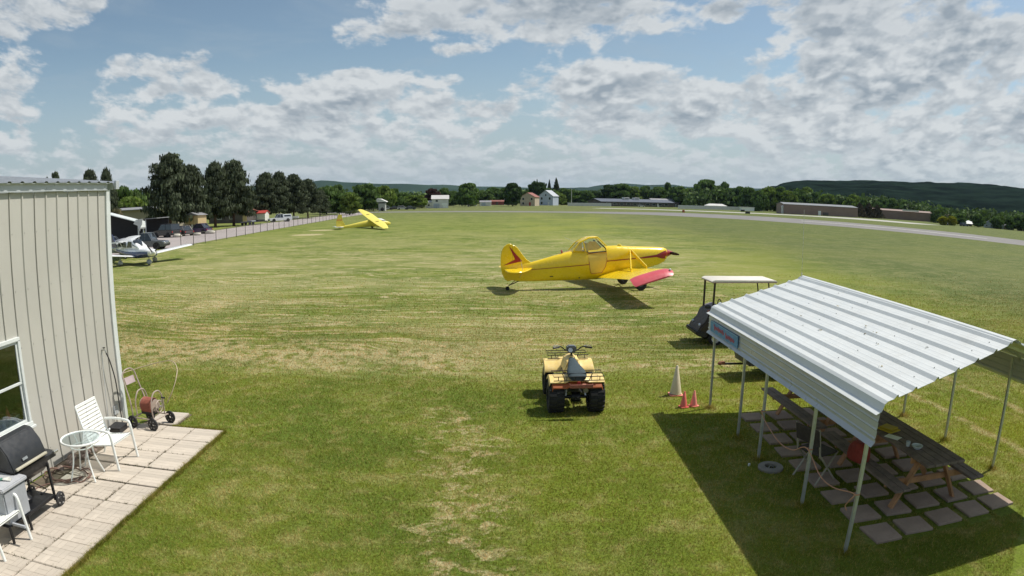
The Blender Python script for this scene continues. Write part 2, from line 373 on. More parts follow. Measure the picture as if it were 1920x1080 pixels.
# ============================================================ lawn colours (shared by the ground and the blades)
def lawn_nodes(k, P, rnd=None):
    m = k.m; x, y, z = k.sep(P)
    big = k.noise(P, .09, 3, .5); mid = k.noise(P, .45, 4, .55); sml = k.noise(P, 2.6, 5, .6); fine = k.noise(P, 19, 4, .7)
    # mowing lines run roughly along x and wander
    warp = m('MULTIPLY', m('SUBTRACT', k.noise(P, .12, 3, .5), .5), 5.0)
    ys = m('ADD', m('ADD', y, warp), m('MULTIPLY', x, .03))
    s1 = k.noise(k.xyz(m('MULTIPLY', x, .075), m('MULTIPLY', ys, 1.15), 2.0), 1.0, 6, .68, .15)
    s2 = k.noise(k.xyz(m('MULTIPLY', x, .22), m('MULTIPLY', ys, 3.4), 5.0), 1.0, 5, .7, .3)
    s3 = k.noise(k.xyz(m('MULTIPLY', x, .22), m('MULTIPLY', ys, 8.0), 9.0), 1.0, 5, .7, .3)
    streak = m('ADD', m('ADD', m('MULTIPLY', s1, .30), m('MULTIPLY', s2, .34)), m('MULTIPLY', s3, .36))
    reg = m('MULTIPLY', k.ramp(y, 12.5, 16.5, 0.0, .85), k.ramp(y, 38, 95, 1.0, .35))
    reg = m('MULTIPLY', reg, k.ramp(m('SUBTRACT', x, m('MULTIPLY', y, .22)), 0.0, 11.0, 1.0, .22))
    st = m('MULTIPLY', k.ramp(m('ADD', streak, m('MULTIPLY', m('SUBTRACT', big, .5), .42)), .445, .60), reg)
    # thin raked lines of clippings
    l1 = k.noise(k.xyz(m('MULTIPLY', x, .085), m('MULTIPLY', ys, 1.25), 12.0), 1.0, 3, .55, .1)
    l2 = k.noise(k.xyz(m('MULTIPLY', x, .11), m('MULTIPLY', ys, .55), 17.0), 1.0, 4, .6, .1)
    thin = m('MAXIMUM', k.ramp(m('ABSOLUTE', m('SUBTRACT', l1, .5)), .004, .034, 1.0, 0.0), k.ramp(m('ABSOLUTE', m('SUBTRACT', l2, .48)), .003, .020, 1.0, 0.0))
    st = m('MULTIPLY', st, .78)
    st = m('MAXIMUM', st, m('MULTIPLY', m('MULTIPLY', m('MULTIPLY', thin, reg), 1.35), k.ramp(m('ADD', m('MULTIPLY', sml, .5), m('MULTIPLY', mid, .5)), .42, .55, .25, 1.0)))
    # broad dry patch and windrow around y = 16 on the left
    wy = m('ADD', m('SUBTRACT', y, 15.9), m('ADD', m('MULTIPLY', m('SUBTRACT', mid, .5), 5.0), m('MULTIPLY', x, .02)))
    wr = m('MULTIPLY', k.ramp(m('ABSOLUTE', wy), 0.3, 2.1, 1.0, 0.0), k.ramp(x, -2.0, 2.0, 1.0, 0.0))
    st = m('MAXIMUM', st, m('MULTIPLY', wr, k.ramp(sml, .36, .56)))
    # dry line from under the quad towards the left, and another near x = 4
    ln = m('ADD', m('SUBTRACT', y, 15.1), m('MULTIPLY', m('SUBTRACT', mid, .5), 1.6))
    st = m('MAXIMUM', st, m('MULTIPLY', m('MULTIPLY', k.ramp(m('ABSOLUTE', ln), .05, .75, 1.0, 0.0), k.ramp(x, 1.5, 3.0)), k.ramp(sml, .40, .60)))
    # clippings dropped along the tyre track running towards the camera
    cx = m('ADD', m('SUBTRACT', x, m('ADD', -.95, m('MULTIPLY', m('SUBTRACT', 12.0, y), .10))), m('MULTIPLY', m('SUBTRACT', k.noise(P, .55, 3, .5), .5), 2.6))
    tr = m('MULTIPLY', k.ramp(m('ABSOLUTE', cx), .05, 1.25, 1.0, 0.0), k.ramp(y, 11.5, 13.0, 1.0, 0.0))
    clump = k.noise(k.xyz(x, m('MULTIPLY', y, 1.5), 0.0), 3.2, 7, .72, .6)
    st = m('MAXIMUM', st, m('MULTIPLY', k.ramp(m('ADD', clump, m('MULTIPLY', tr, .12)), .58, .72), tr))
    # faint straw lines on the right beyond the shelter
    rx = m('SUBTRACT', m('ADD', x, m('MULTIPLY', m('SUBTRACT', mid, .5), .8)), 9.1)
    st = m('MAXIMUM', st, m('MULTIPLY', m('MULTIPLY', k.ramp(m('ABSOLUTE', rx), .02, .22, 1.0, 0.0), k.ramp(y, 12.5, 14.0, 1.0, 0.0)), k.ramp(sml, .35, .55, 0.0, .7)))
    rx2 = m('SUBTRACT', m('ADD', x, m('MULTIPLY', m('SUBTRACT', mid, .5), .9)), 11.0)
    st = m('MAXIMUM', st, m('MULTIPLY', m('MULTIPLY', k.ramp(m('ABSOLUTE', rx2), .02, .26, 1.0, 0.0), k.ramp(y, 15, 17.0, 1.0, 0.0)), k.ramp(sml, .35, .55, 0.0, .7)))
    # bare sandy spots near the fence
    for (px, py, rx_, ry_) in ((-23.6, 75.5, 2.3, 2.4), (-25.0, 86.5, 2.0, 2.2)):
        q = m('ADD', m('POWER', m('ABSOLUTE', m('DIVIDE', m('SUBTRACT', x, px), rx_)), 2.0), m('POWER', m('ABSOLUTE', m('DIVIDE', m('SUBTRACT', y, py), ry_)), 2.0))
        st = m('MAXIMUM', st, m('MULTIPLY', k.ramp(m('ADD', q, m('SUBTRACT', sml, .5)), .4, 1.2, 1.0, 0.0), 1.1))
    # a general sprinkle of dead blades
    st = m('MAXIMUM', st, m('MULTIPLY', k.ramp(m('ADD', m('MULTIPLY', sml, .6), m('MULTIPLY', mid, .5)), .50, .72), .30))
    g1 = k.mix(k.ramp(mid, .34, .66), G_DARK, G_MID)
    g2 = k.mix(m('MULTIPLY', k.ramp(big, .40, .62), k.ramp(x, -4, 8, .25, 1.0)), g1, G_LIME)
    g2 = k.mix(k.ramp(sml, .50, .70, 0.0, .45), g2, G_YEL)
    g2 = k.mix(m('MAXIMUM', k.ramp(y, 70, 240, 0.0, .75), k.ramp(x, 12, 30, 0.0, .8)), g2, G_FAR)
    fd = k.ramp(fine, .30, .70, .72, 1.28)
    stf = m('MULTIPLY', st, k.ramp(fine, .25, .60, .62, 1.0))
    if rnd is not None:
        stf = m('ADD', stf, m('MULTIPLY', k.ramp(rnd, .80, .84), .38), clamp=True)
        fd = k.ramp(rnd, 0, .8, .70, 1.35, False)
    c = k.mix(m('MULTIPLY', stf, .90, clamp=True), g2, STRAW)
    c = k.mix(1.0, c, k.xyz(fd, fd, fd), 'MULTIPLY')
    return c, fine, sml
def lawn_material():
    M_ = bpy.data.materials.new('mown_lawn'); M_.use_nodes = True; t = M_.node_tree; t.nodes.clear(); k = NT(t)
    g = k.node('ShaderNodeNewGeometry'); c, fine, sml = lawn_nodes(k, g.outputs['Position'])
    b = k.node('ShaderNodeBsdfPrincipled'); k.L.new(c, b.inputs['Base Color']); b.inputs['Roughness'].default_value = .92; b.inputs['Specular IOR Level'].default_value = .15
    bn = k.node('ShaderNodeBump'); bn.inputs['Strength'].default_value = .7; bn.inputs['Distance'].default_value = .05
    k.L.new(k.m('ADD', fine, k.m('MULTIPLY', sml, .6)), bn.inputs['Height']); k.L.new(bn.outputs[0], b.inputs['Normal'])
    o = k.node('ShaderNodeOutputMaterial'); k.L.new(b.outputs[0], o.inputs[0]); return M_
def blade_material():
    M_ = bpy.data.materials.new('grass_blades'); M_.use_nodes = True; t = M_.node_tree; t.nodes.clear(); k = NT(t)
    g = k.node('ShaderNodeNewGeometry'); c, _, _ = lawn_nodes(k, g.outputs['Position'], g.outputs['Random Per Island']); c = k.mix(1.0, c, (1.52, 1.20, 1.04), 'MULTIPLY')
    b = k.node('ShaderNodeBsdfPrincipled'); k.L.new(c, b.inputs['Base Color']); b.inputs['Roughness'].default_value = .7; b.inputs['Specular IOR Level'].default_value = .2
    tr = k.node('ShaderNodeBsdfTranslucent'); k.L.new(c, tr.inputs[0])
    mx = k.node('ShaderNodeMixShader'); mx.inputs[0].default_value = .3; k.L.new(b.outputs[0], mx.inputs[1]); k.L.new(tr.outputs[0], mx.inputs[2])
    o = k.node('ShaderNodeOutputMaterial'); k.L.new(mx.outputs[0], o.inputs[0]); return M_
def sheet(name, poly, z, m_, kind='structure'):
    b = MB(); b.add([(p[0], p[1], z) for p in poly], [tuple(range(len(poly)))])
    return struct(b.build(name, m_, smooth=False), kind)
def build_ground():
    b = MB(); n = 48; rs = [0, 4, 10, 25, 60, 140, 320, 700, 1500, 3500, 8000]
    vs = [(0, 0, 0)]; fs = []
    for r in rs[1:]:
        for j in range(n): vs.append((r*cos(2*pi*j/n), r*sin(2*pi*j/n), 0))
    for j in range(n): fs.append((0, 1+j, 1+(j+1) % n))
    for i in range(len(rs)-2):
        for j in range(n): a = 1+i*n; fs.append((a+j, a+n+j, a+n+(j+1) % n, a+(j+1) % n))
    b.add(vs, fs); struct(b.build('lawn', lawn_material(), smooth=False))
build_ground()
# pavements --------------------------------------------------------------
m_road = mat('pinkish_grey_asphalt', (.34,.30,.285), .9, 0, .08, .15, .1, 4, .25, (.24,.22,.2))
m_run = mat('runway_asphalt', (.185,.175,.165), .85, 0, .08, .1, .1, 4, .3, (.18,.175,.16))
m_pale = mat('pale_concrete_apron', (.40,.39,.34), .9, 0, .08, .1)
m_line = mat('runway_paint', (.60,.59,.55), .7, 0, .1, .3)
sheet('access_road', [(-70,30),(-35.2,45),(-32.6,58),(-33.2,75),(-34.6,100),(-36.2,125),(-38,145),(-39.5,190),(-45,205),(-58,235),(-72,262),(-76,256),(-62,228),(-51,198),(-48.2,184),(-46.8,147),(-46.4,118),(-45.2,100),(-44.5,90),(-49,82),(-62,79),(-75,78)], .012, m_road)
sheet('runway', [(-60,204),(19.6,192.9),(39,183),(60.9,155.9),(74.5,126),(82.2,98),(87.5,78),(96,40),(112,45),(109.7,104.2),(108.3,126.4),(100.3,167.8),(87.4,200),(60,226),(22.3,212),(-60,216)], .012, m_run)
sheet('runway_edge_line', [(80,163),(85.4,151),(92,128),(95,102),(95.9,102),(93.1,128.4),(86.6,151.5),(81,164)], .02, m_line)
sheet('taxiway', [(40,300),(100,262),(127,248),(138,226),(146,200),(166,205),(163,238),(160,262),(140,268),(110,285),(48,316)], .012, m_pale)
# dense blades where the lawn is close enough to show them -----------------
def build_grass():
    rng = np.random.default_rng(3); zones = [(3.9, 7.0, 4200, .0055, .034), (7.0, 10.0, 2600, .0075, .036), (10, 14, 1300, .0105, .038), (14, 20, 520, .016, .040), (20, 27, 190, .024, .042), (27, 38, 60, .034, .042)]
    P = []; Wd = []; Ht = []
    for y0, y1, dens, w, h in zones:
        x0, x1 = -1.12*y1-.6, 1.12*y1+.6; n = int(dens*(y1-y0)*(x1-x0))
        x = rng.uniform(x0, x1, n); y = rng.uniform(y0, y1, n)
        ok = (np.abs(x) < 1.12*y+.6)
        if y0 > 19: ok &= rng.random(n) < (38-y)/18

        ok &= ~((x < -4.99) & (y < 10.17))               # patio
        ok &= ~((x < -6.1) & (y < 11.0))
        ok &= ~((x < -7.2) & (y < 10.4))
        # only thin growth on the stones under the shelter
        gx = (x-4.42)/.585; gy = (y-5.98)/.60; fx = gx-np.floor(gx); fy = gy-np.floor(gy)
        on = (gx > 0) & (gx < 5) & (gy > -.1) & (gy < 9.2) & (fx > .06) & (fx < .90) & (fy > .06) & (fy < .90)
        ok &= ~on
        x, y = x[ok], y[ok]; P.append(np.c_[x, y]); Wd.append(np.full(len(x), w)); Ht.append(np.full(len(x), h))
    # taller tufts left by the mower round the posts and along the patio edge
    pp = [(4.04,y) for y in (5.98,7.34,9.08,10.1,11.77)]+[(7.93,y) for y in (6.0,7.53,9.0,10.5,11.78)]
    for (px, py) in pp:
        k_ = 260; rr = np.abs(rng.normal(0, .07, k_)); aa = rng.uniform(0, 2*pi, k_); P.append(np.c_[px+rr*np.cos(aa), py+rr*np.sin(aa)]); Wd.append(np.full(k_, .008)); Ht.append(np.full(k_, .085))
    k_ = 9000; yy = rng.uniform(4.0, 10.18, k_); P.append(np.c_[-4.985+np.abs(rng.normal(0, .03, k_))-.012*np.sin(yy*9)-.01, yy]); Wd.append(np.full(k_, .007)); Ht.append(np.full(k_, .060))
    k_ = 2500; xx = rng.uniform(-6.1, -5.0, k_); P.append(np.c_[xx, 10.165+np.abs(rng.normal(0, .03, k_))]); Wd.append(np.full(k_, .008)); Ht.append(np.full(k_, .060))
    P = np.vstack(P); Wd = np.concatenate(Wd)*rng.uniform(.6, 1.4, len(P)); Ht = np.concatenate(Ht)*rng.uniform(.45, 1.35, len(P))
    n = len(P); a = rng.uniform(0, 2*pi, n); lean = rng.uniform(.2, 1.3, n)*Ht; la = rng.uniform(0, 2*pi, n)
    V = np.zeros((n, 3, 3)); dx, dy = np.cos(a)*Wd/2, np.sin(a)*Wd/2
    V[:, 0] = np.c_[P[:, 0]-dx, P[:, 1]-dy, np.zeros(n)]; V[:, 1] = np.c_[P[:, 0]+dx, P[:, 1]+dy, np.zeros(n)]
    V[:, 2] = np.c_[P[:, 0]+np.cos(la)*lean, P[:, 1]+np.sin(la)*lean, Ht]
    me = bpy.data.meshes.new('grass'); me.vertices.add(3*n); me.loops.add(3*n); me.polygons.add(n)
    me.vertices.foreach_set('co', V.reshape(-1)); me.loops.foreach_set('vertex_index', np.arange(3*n, dtype=np.int32))
    me.polygons.foreach_set('loop_start', np.arange(0, 3*n, 3, dtype=np.int32)); me.update(calc_edges=True)
    me.materials.append(blade_material())
    o = bpy.data.objects.new('grass', me); C.objects.link(o); struct(o, 'stuff', 'short mown grass blades with dry straw mixed in'); o['category'] = 'grass'
    print('blades', n)
build_grass()
# hills -------------------------------------------------------------------
def interp(tab, a):
    if a <= tab[0][0]: return tab[0][1]
    for (a0, h0), (a1, h1) in zip(tab, tab[1:]):
        if a <= a1: return h0+(h1-h0)*(a-a0)/(a1-a0)
    return tab[-1][1]
def hill(name, tab, r0, r1, rtop, step, m_, bumpy, seed, label):
    """a ridge in polar layout: heights along azimuth, rising from r0 to rtop and falling to r1"""
    from mathutils import noise as NZ
    vs = []; fs = []; na = max(8, int((tab[-1][0]-tab[0][0])*rtop/step)); nr = max(6, int((r1-r0)/step/1.3))
    for i in range(na+1):
        a = tab[0][0]+(tab[-1][0]-tab[0][0])*i/na; h = interp(tab, a)
        edge = min(1, min(i, na-i)/(na*.06)+.02)
        for j in range(nr+1):
            r = r0+(r1-r0)*j/nr
            t = (r-r0)/(rtop-r0) if r < rtop else 1-(r-rtop)/(r1-rtop)*.6
            t = max(0, t); t = t*t*(3-2*t)
            x, y = r*sin(a), r*cos(a)
            z = h*t*edge + bumpy*(NZ.noise(Vector((x/step*.42, y/step*.42, seed)))*1.0+NZ.noise(Vector((x/step*.16, y/step*.16, seed)))*1.4)*min(1, t*6)
            z += h*.08*NZ.noise(Vector((x/h/4, y/h/4, seed)))*t
            vs.append((x, y, max(-1, z-.5)))
    for i in range(na):
        for j in range(nr):
            a = i*(nr+1)+j; fs.append((a, a+1, a+nr+2, a+nr+1))
    b = MB(); b.add(vs, fs); me = b.mesh(name, m_, smooth=True, ang=75)
    o = bpy.data.objects.new(name, me); C.objects.link(o); struct(o, 'structure', label)
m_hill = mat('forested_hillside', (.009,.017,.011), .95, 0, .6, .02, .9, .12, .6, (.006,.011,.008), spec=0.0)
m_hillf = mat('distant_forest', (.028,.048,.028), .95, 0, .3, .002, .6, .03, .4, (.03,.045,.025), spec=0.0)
def A(x, y): return math.atan2(x, y)
far = [(-1.0,120),(A(-1553,4753),135),(A(-1395,4801),160),(A(-1197,4855),142),(A(-997,4900),130),(A(-756,4943),128),(A(-472,4978),108),(A(-187,4996),98),(A(221,4995),94),(A(546,4970),90),(A(748,4944),118),(A(909,4917),132),(A(1070,4884),124),(A(1269,4836),130),(A(1427,4792),118),(.6,130),(1.1,140)]
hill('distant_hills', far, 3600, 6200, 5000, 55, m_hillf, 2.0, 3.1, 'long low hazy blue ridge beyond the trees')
near = [(.33,5),(.37,24),(A(591,1379),40),(A(636,1359),52),(A(681,1337),59),(A(747,1301),63),(A(811,1262),65),(A(874,1219),66),(A(934,1173),67),(A(993,1124),69),(A(1050,1072),72),(A(1086,1035),74),(.95,80),(1.15,70)]
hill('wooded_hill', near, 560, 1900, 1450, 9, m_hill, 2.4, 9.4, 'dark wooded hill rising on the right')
TREES = [
 (-51.1,90.0,11.9,3.1,'p','tall dark ragged pine left of the tan raised cabin'),
 (-48.9,93.0,10.3,2.1,'p','tall dark ragged pine right of the tan raised cabin, first from it'),
 (-51.6,108.0,11.4,2.4,'p','tall dark ragged pine right of the tan raised cabin, second from it'),
 (-49.6,112.0,11.8,2.9,'p','tall dark ragged pine left of the white pickup, third from it'),
 (-53.9,140.0,10.7,2.6,'p','tall dark ragged pine left of the white pickup, second from it'),
 (-51.6,143.0,10.8,2.4,'p','tall dark ragged pine left of the white pickup, first from it'),
 (-49.0,146.0,10.2,2.8,'p','tall dark ragged pine right of the white pickup, first from it'),
 (-46.7,150.0,9.2,2.3,'p','tall dark ragged pine right of the white pickup, second from it'),
 (-48.0,165.0,6.8,2.0,'p','tall dark ragged pine left of the glider tail'),
 (-79.6,95.0,11.2,1.4,'p','tall dark ragged pine right of the hangar roof edge'),
 (-67.4,90.0,10.7,1.7,'p','tall dark ragged pine left of the hangar corner, second from it'),
 (-62.4,88.0,10.4,1.3,'p','tall dark ragged pine left of the hangar corner, first from it'),
 (-48.8,70.0,6.9,1.0,'p','tall dark ragged pine right of the hangar corner'),
 (-84.1,125.0,9.5,2.5,'g','rounded dark green broadleaf tree right of the hangar corner'),
 (-83.2,130.0,8.8,2.9,'g','rounded dark green broadleaf tree left of the long beige building'),
 (-82.5,135.0,8.2,2.1,'g','rounded dark green broadleaf tree right of the long beige building'),
 (-77.0,118.0,6.6,3.6,'y','light yellowish green broadleaf tree left of the long beige building'),
 (-42.5,62.0,4.3,0.9,'b','pale blossoming shrub tree right of the hangar corner'),
 (-53.2,190.0,8.8,3.6,'g','rounded dark green broadleaf tree left of the glider tail, third from it'),
 (-56.0,215.0,9.6,2.7,'g','rounded dark green broadleaf tree left of the glider tail, second from it'),
 (-42.4,175.0,6.3,2.4,'y','light yellowish green broadleaf tree right of the glider tail'),
 (-46.6,180.0,6.4,2.7,'g','rounded dark green broadleaf tree left of the glider tail, first from it'),
 (-50.0,230.0,10.4,4.6,'g','rounded dark green broadleaf tree left of the white control kiosk, second from it'),
 (-48.5,260.0,9.9,3.9,'y','light yellowish green broadleaf tree right of the white control kiosk'),
 (-46.3,270.0,8.7,3.1,'g','rounded dark green broadleaf tree right of the white control kiosk, first from it'),
 (-48.9,240.0,7.0,3.2,'g','rounded dark green broadleaf tree left of the white control kiosk, first from it'),
 (-46.6,300.0,7.5,3.7,'g','rounded dark green broadleaf tree right of the white control kiosk, second from it'),
 (-41.4,290.0,5.9,3.8,'y','light yellowish green broadleaf tree left of the white barn, second from it'),
 (-37.4,285.0,5.8,3.3,'y','light yellowish green broadleaf tree left of the white barn, first from it'),
 (-39.8,360.0,10.3,3.8,'r','dark maroon-leaved tree left of the white barn'),
 (-34.5,370.0,10.8,4.2,'g','rounded dark green broadleaf tree right of the white barn, first from it'),
 (-30.4,380.0,9.0,4.0,'g','rounded dark green broadleaf tree right of the white barn, second from it'),
 (-18.3,330.0,12.1,5.7,'g','rounded dark green broadleaf tree right of the white barn, third from it'),
 (-14.3,430.0,9.6,4.9,'g','rounded dark green broadleaf tree left of the pale blue house, third from it'),
 (-7.5,440.0,12.3,7.2,'g','rounded dark green broadleaf tree left of the pale blue house, second from it'),
 (-0.3,450.0,9.5,5.9,'g','rounded dark green broadleaf tree left of the pale blue house, first from it'),
 (4.3,350.0,12.6,5.1,'r2','very dark dense broadleaf tree right of the pale blue house'),
 (14.7,460.0,10.1,5.3,'g','rounded dark green broadleaf tree left of the tan red-roofed house'),
 (22.3,440.0,16.7,6.1,'r2','very dark dense broadleaf tree right of the tan red-roofed house'),
 (32.3,470.0,18.0,2.3,'s','narrow pointed spruce right of the blue-grey gabled house, first from it'),
 (37.3,470.0,19.3,3.5,'s','narrow pointed spruce right of the blue-grey gabled house, second from it'),
 (22.2,445.0,17.6,1.8,'s','narrow pointed spruce right of the tan red-roofed house'),
 (30.9,450.0,11.9,6.6,'g','rounded dark green broadleaf tree right of the blue-grey gabled house, first from it'),
 (42.2,460.0,12.2,5.3,'g','rounded dark green broadleaf tree right of the blue-grey gabled house, second from it'),
 (35.7,440.0,8.9,5.0,'y','light yellowish green broadleaf tree right of the blue-grey gabled house'),
 (51.6,470.0,10.9,5.8,'g','rounded dark green broadleaf tree left of the short white fence'),
 (59.4,470.0,11.1,5.4,'g','rounded dark green broadleaf tree right of the short white fence'),
 (67.9,480.0,10.9,6.3,'r2','very dark dense broadleaf tree right of the short white fence, first from it'),
 (77.9,480.0,15.5,6.8,'r2','very dark dense broadleaf tree right of the short white fence, second from it'),
 (86.7,480.0,16.9,8.0,'g','rounded dark green broadleaf tree left of the long dark school'),
 (96.9,480.0,15.1,6.4,'y','light yellowish green broadleaf tree left of the long dark school'),
 (106.0,480.0,15.4,5.6,'g','rounded dark green broadleaf tree right of the long dark school, first from it'),
 (113.1,470.0,14.6,7.1,'g','rounded dark green broadleaf tree right of the long dark school, second from it'),
 (122.6,480.0,19.1,3.2,'g','rounded dark green broadleaf tree right of the long dark school, third from it'),
 (125.5,460.0,16.0,7.0,'g','rounded dark green broadleaf tree left of the long white fence'),
 (131.6,450.0,14.1,6.2,'y','light yellowish green broadleaf tree left of the long white fence'),
 (143.3,450.0,20.6,9.7,'g','rounded dark green broadleaf tree right of the long white fence, first from it'),
 (168.7,480.1,21.2,4.2,'g','rounded dark green broadleaf tree left of the white trailer, second from it'),
 (142.2,420.0,14.1,5.8,'g','rounded dark green broadleaf tree right of the long white fence, second from it'),
 (153.9,430.0,14.7,6.0,'g','rounded dark green broadleaf tree left of the white trailer, first from it'),
 (157.8,420.0,15.8,5.9,'g','rounded dark green broadleaf tree right of the white trailer, first from it'),
 (157.5,400.0,15.6,5.7,'g','rounded dark green broadleaf tree right of the white trailer, second from it'),
 (162.8,380.0,15.9,6.2,'y','light yellowish green broadleaf tree right of the white trailer'),
 (148.0,360.0,12.5,4.5,'g','rounded dark green broadleaf tree right of the white trailer, third from it'),
 (171.1,380.0,15.7,5.5,'g','rounded dark green broadleaf tree right of the white trailer, fourth from it'),
 (172.5,370.0,13.7,4.7,'y','light yellowish green broadleaf tree left of the big brown hangar, second from it'),
 (193.8,400.1,16.2,6.6,'g','rounded dark green broadleaf tree left of the big brown hangar, second from it'),
 (210.4,420.1,18.0,5.5,'y','light yellowish green broadleaf tree left of the big brown hangar, first from it'),
 (208.0,400.0,14.1,5.3,'g','rounded dark green broadleaf tree left of the big brown hangar, first from it'),
 (206.5,380.0,13.4,5.8,'y','light yellowish green broadleaf tree right of the big brown hangar, first from it'),
 (216.1,380.0,13.2,5.1,'g','rounded dark green broadleaf tree right of the big brown hangar, first from it'),
 (214.8,360.0,13.3,4.9,'y','light yellowish green broadleaf tree right of the big brown hangar, second from it'),
 (192.1,310.0,10.1,3.1,'g','rounded dark green broadleaf tree right of the big brown hangar, second from it'),
 (177.1,290.0,7.4,3.4,'c','brownish dark cedar right of the big brown hangar'),
 (183.1,290.0,7.7,3.5,'c','brownish dark cedar left of the far brown hangar, second from it'),
 (188.3,290.0,6.9,3.5,'c','brownish dark cedar left of the far brown hangar, first from it'),
 (239.9,350.0,12.2,4.3,'g','rounded dark green broadleaf tree left of the far brown hangar, second from it'),
 (238.0,360.0,12.6,5.1,'g','rounded dark green broadleaf tree left of the far brown hangar, third from it'),
 (250.9,350.0,12.1,5.1,'g','rounded dark green broadleaf tree left of the far brown hangar, first from it'),
 (174.2,214.9,3.6,1.9,'o','small bright yellow-green tree left of the white tent, second from it'),
 (177.4,212.9,3.9,1.9,'o','small bright yellow-green tree left of the white tent, first from it'),
 (192.3,224.9,5.3,2.5,'g','rounded dark green broadleaf tree left of the white tent'),
 (199.7,219.9,5.9,2.8,'g','rounded dark green broadleaf tree right of the white tent, first from it'),
 (207.2,214.9,5.4,2.8,'g','rounded dark green broadleaf tree right of the white tent, second from it'),
 (210.6,209.9,5.9,2.3,'g','rounded dark green broadleaf tree right of the white tent, third from it'),
 (216.1,209.9,6.6,2.6,'g','rounded dark green broadleaf tree right of the white tent, fourth from it'),
 (219.1,204.9,7.1,3.1,'g','rounded dark green broadleaf tree right of the white tent, fifth from it'),
 (-94.7,110.0,11.5,0.7,'p','tall dark ragged pine left of the hangar roof edge, first from it'),
 (-116.4,120.0,12.9,0.7,'p','tall dark ragged pine left of the hangar roof edge, second from it'),
]
# ============================================================ trees
def leafmat(name, col, isl=.45, tr=.32):
    return mat(name, col, .75, 0, .25, .6, island=isl, transl=tr, spec=.12)
m_pine = leafmat('pine_needles', (.072,.088,.052), .5, .15)
m_leaf = leafmat('dark_leaves', (.10,.155,.048))
m_leafy = leafmat('light_leaves', (.15,.205,.05))
m_leafr = leafmat('maroon_leaves', (.075,.038,.034))
m_leafd = leafmat('very_dark_leaves', (.048,.080,.028))
m_leafc = leafmat('brownish_cedar', (.075,.062,.04), .4, .1)
m_leafb = leafmat('blossom_leaves', (.17,.15,.085), .4)
m_leafo = leafmat('yellow_leaves', (.26,.25,.03), .3)
def quad_cloud(b, c, r, n, size, rng, flat=1.0, up=0.0):
    for _ in range(n):
        d = Vector((rng.gauss(0,1), rng.gauss(0,1), rng.gauss(0,1))).normalized()
        p = Vector(c)+Vector((d.x*r[0], d.y*r[1], d.z*r[2]))*(rng.uniform(.55, 1.08))
        nrm = (d+Vector((rng.gauss(0,.5), rng.gauss(0,.5), rng.gauss(0,.5)+up))).normalized()
        t = nrm.cross(Vector((rng.gauss(0,1), rng.gauss(0,1), rng.gauss(0,1)))).normalized(); u = nrm.cross(t)
        s = size*rng.uniform(.6, 1.4); a = t*s*.5; e = u*s*.5*flat
        b.add([p-a-e*.6, p+a*.7-e, p+a+e*.7, p-a*.6+e], [(0,1,2,3)])
def crown_broad(seed, n_cl=46, per=130):
    """unit crown: height 0.06..1, half width 1 (scaled by the tree)"""
    rng = random.Random(seed); b = MB()
    cl = []
    for i in range(n_cl):
        z = rng.uniform(.10, .95); t = (z-.08)/.92
        prof = (math.sin(pi*min(1, t*.93+.10))**.62)*(1 if t > .25 else .72+t)
        a = rng.uniform(0, 2*pi); rr = prof*rng.uniform(.45, .84)
        cl.append(((rr*cos(a), rr*sin(a), z*.96), rng.uniform(.16, .30)))
    for z in (.3, .5, .7, .85): cl.append(((rng.uniform(-.2,.2), rng.uniform(-.2,.2), z), .34))
    for c, r in cl: quad_cloud(b, c, (r*1.15, r*1.15, r*.30), per, .10, rng)
    return b.mesh('crown_mesh', m_leaf, smooth=False)
def crown_pine(seed, n_br=70):
    rng = random.Random(seed); b = MB()
    for i in range(n_br):
        t = (i+.5)/n_br; z = .14+.82*t
        prof = (1-t)**.42*(.72+.40*rng.random())*(1 if t > .12 else .8)
        if t > .86: prof *= .8
        a = i*2.399+rng.uniform(-.4, .4); L_ = max(.10, prof)
        for q in (.42, .72, .98):
            if q < .5 and t < .2: continue
            rr = L_*q; zz = z+.03*q+.012*rng.gauss(0,1)
            quad_cloud(b, (rr*cos(a), rr*sin(a), zz), (.24, .24, .036), 52, .075, rng, .5, .4)
    for z in np.linspace(.25, .96, 14): quad_cloud(b, (0, 0, z), (.30*(1.12-z)+.05, .30*(1.12-z)+.05, .05), 40, .11, rng, .5)
    quad_cloud(b, (0, 0, .965), (.08, .08, .035), 30, .07, rng, .5)
    return b.mesh('pine_crown_mesh', m_pine, smooth=False)
def crown_spruce(seed):
    rng = random.Random(seed); b = MB()
    for i in range(60):
        t = i/60; z = .06+.92*t; L_ = (1-t)*.95+.05
        a = i*2.399; 
        for q in (.5, .95): quad_cloud(b, (L_*q*cos(a), L_*q*sin(a), z-.02*q), (.2*L_+.06, .2*L_+.06, .02), 16, .13, rng, .5)
    return b.mesh('spruce_crown_mesh', m_pine, smooth=False)
def variants(f, n, *a): return [f(11+7*i, *a) for i in range(n)]
CB = variants(crown_broad, 4); CP = variants(crown_pine, 3); CS = variants(crown_spruce, 1)
def recol(me, m_):
    c = me.copy(); c.materials.clear(); c.materials.append(m_); return c
_cache = {}
def crown_for(kind, i):
    src, m_ = {'p': (CP, m_pine), 'g': (CB, m_leaf), 'y': (CB, m_leafy), 'r': (CB, m_leafr), 'r2': (CB, m_leafd), 's': (CS, m_pine), 'c': (CS, m_leafc), 'b': (CB, m_leafb), 'o': (CB, m_leafo)}[kind]
    key = (kind, i % len(src))
    if key not in _cache: _cache[key] = recol(src[i % len(src)], m_)
    return _cache[key]
_tr = {}
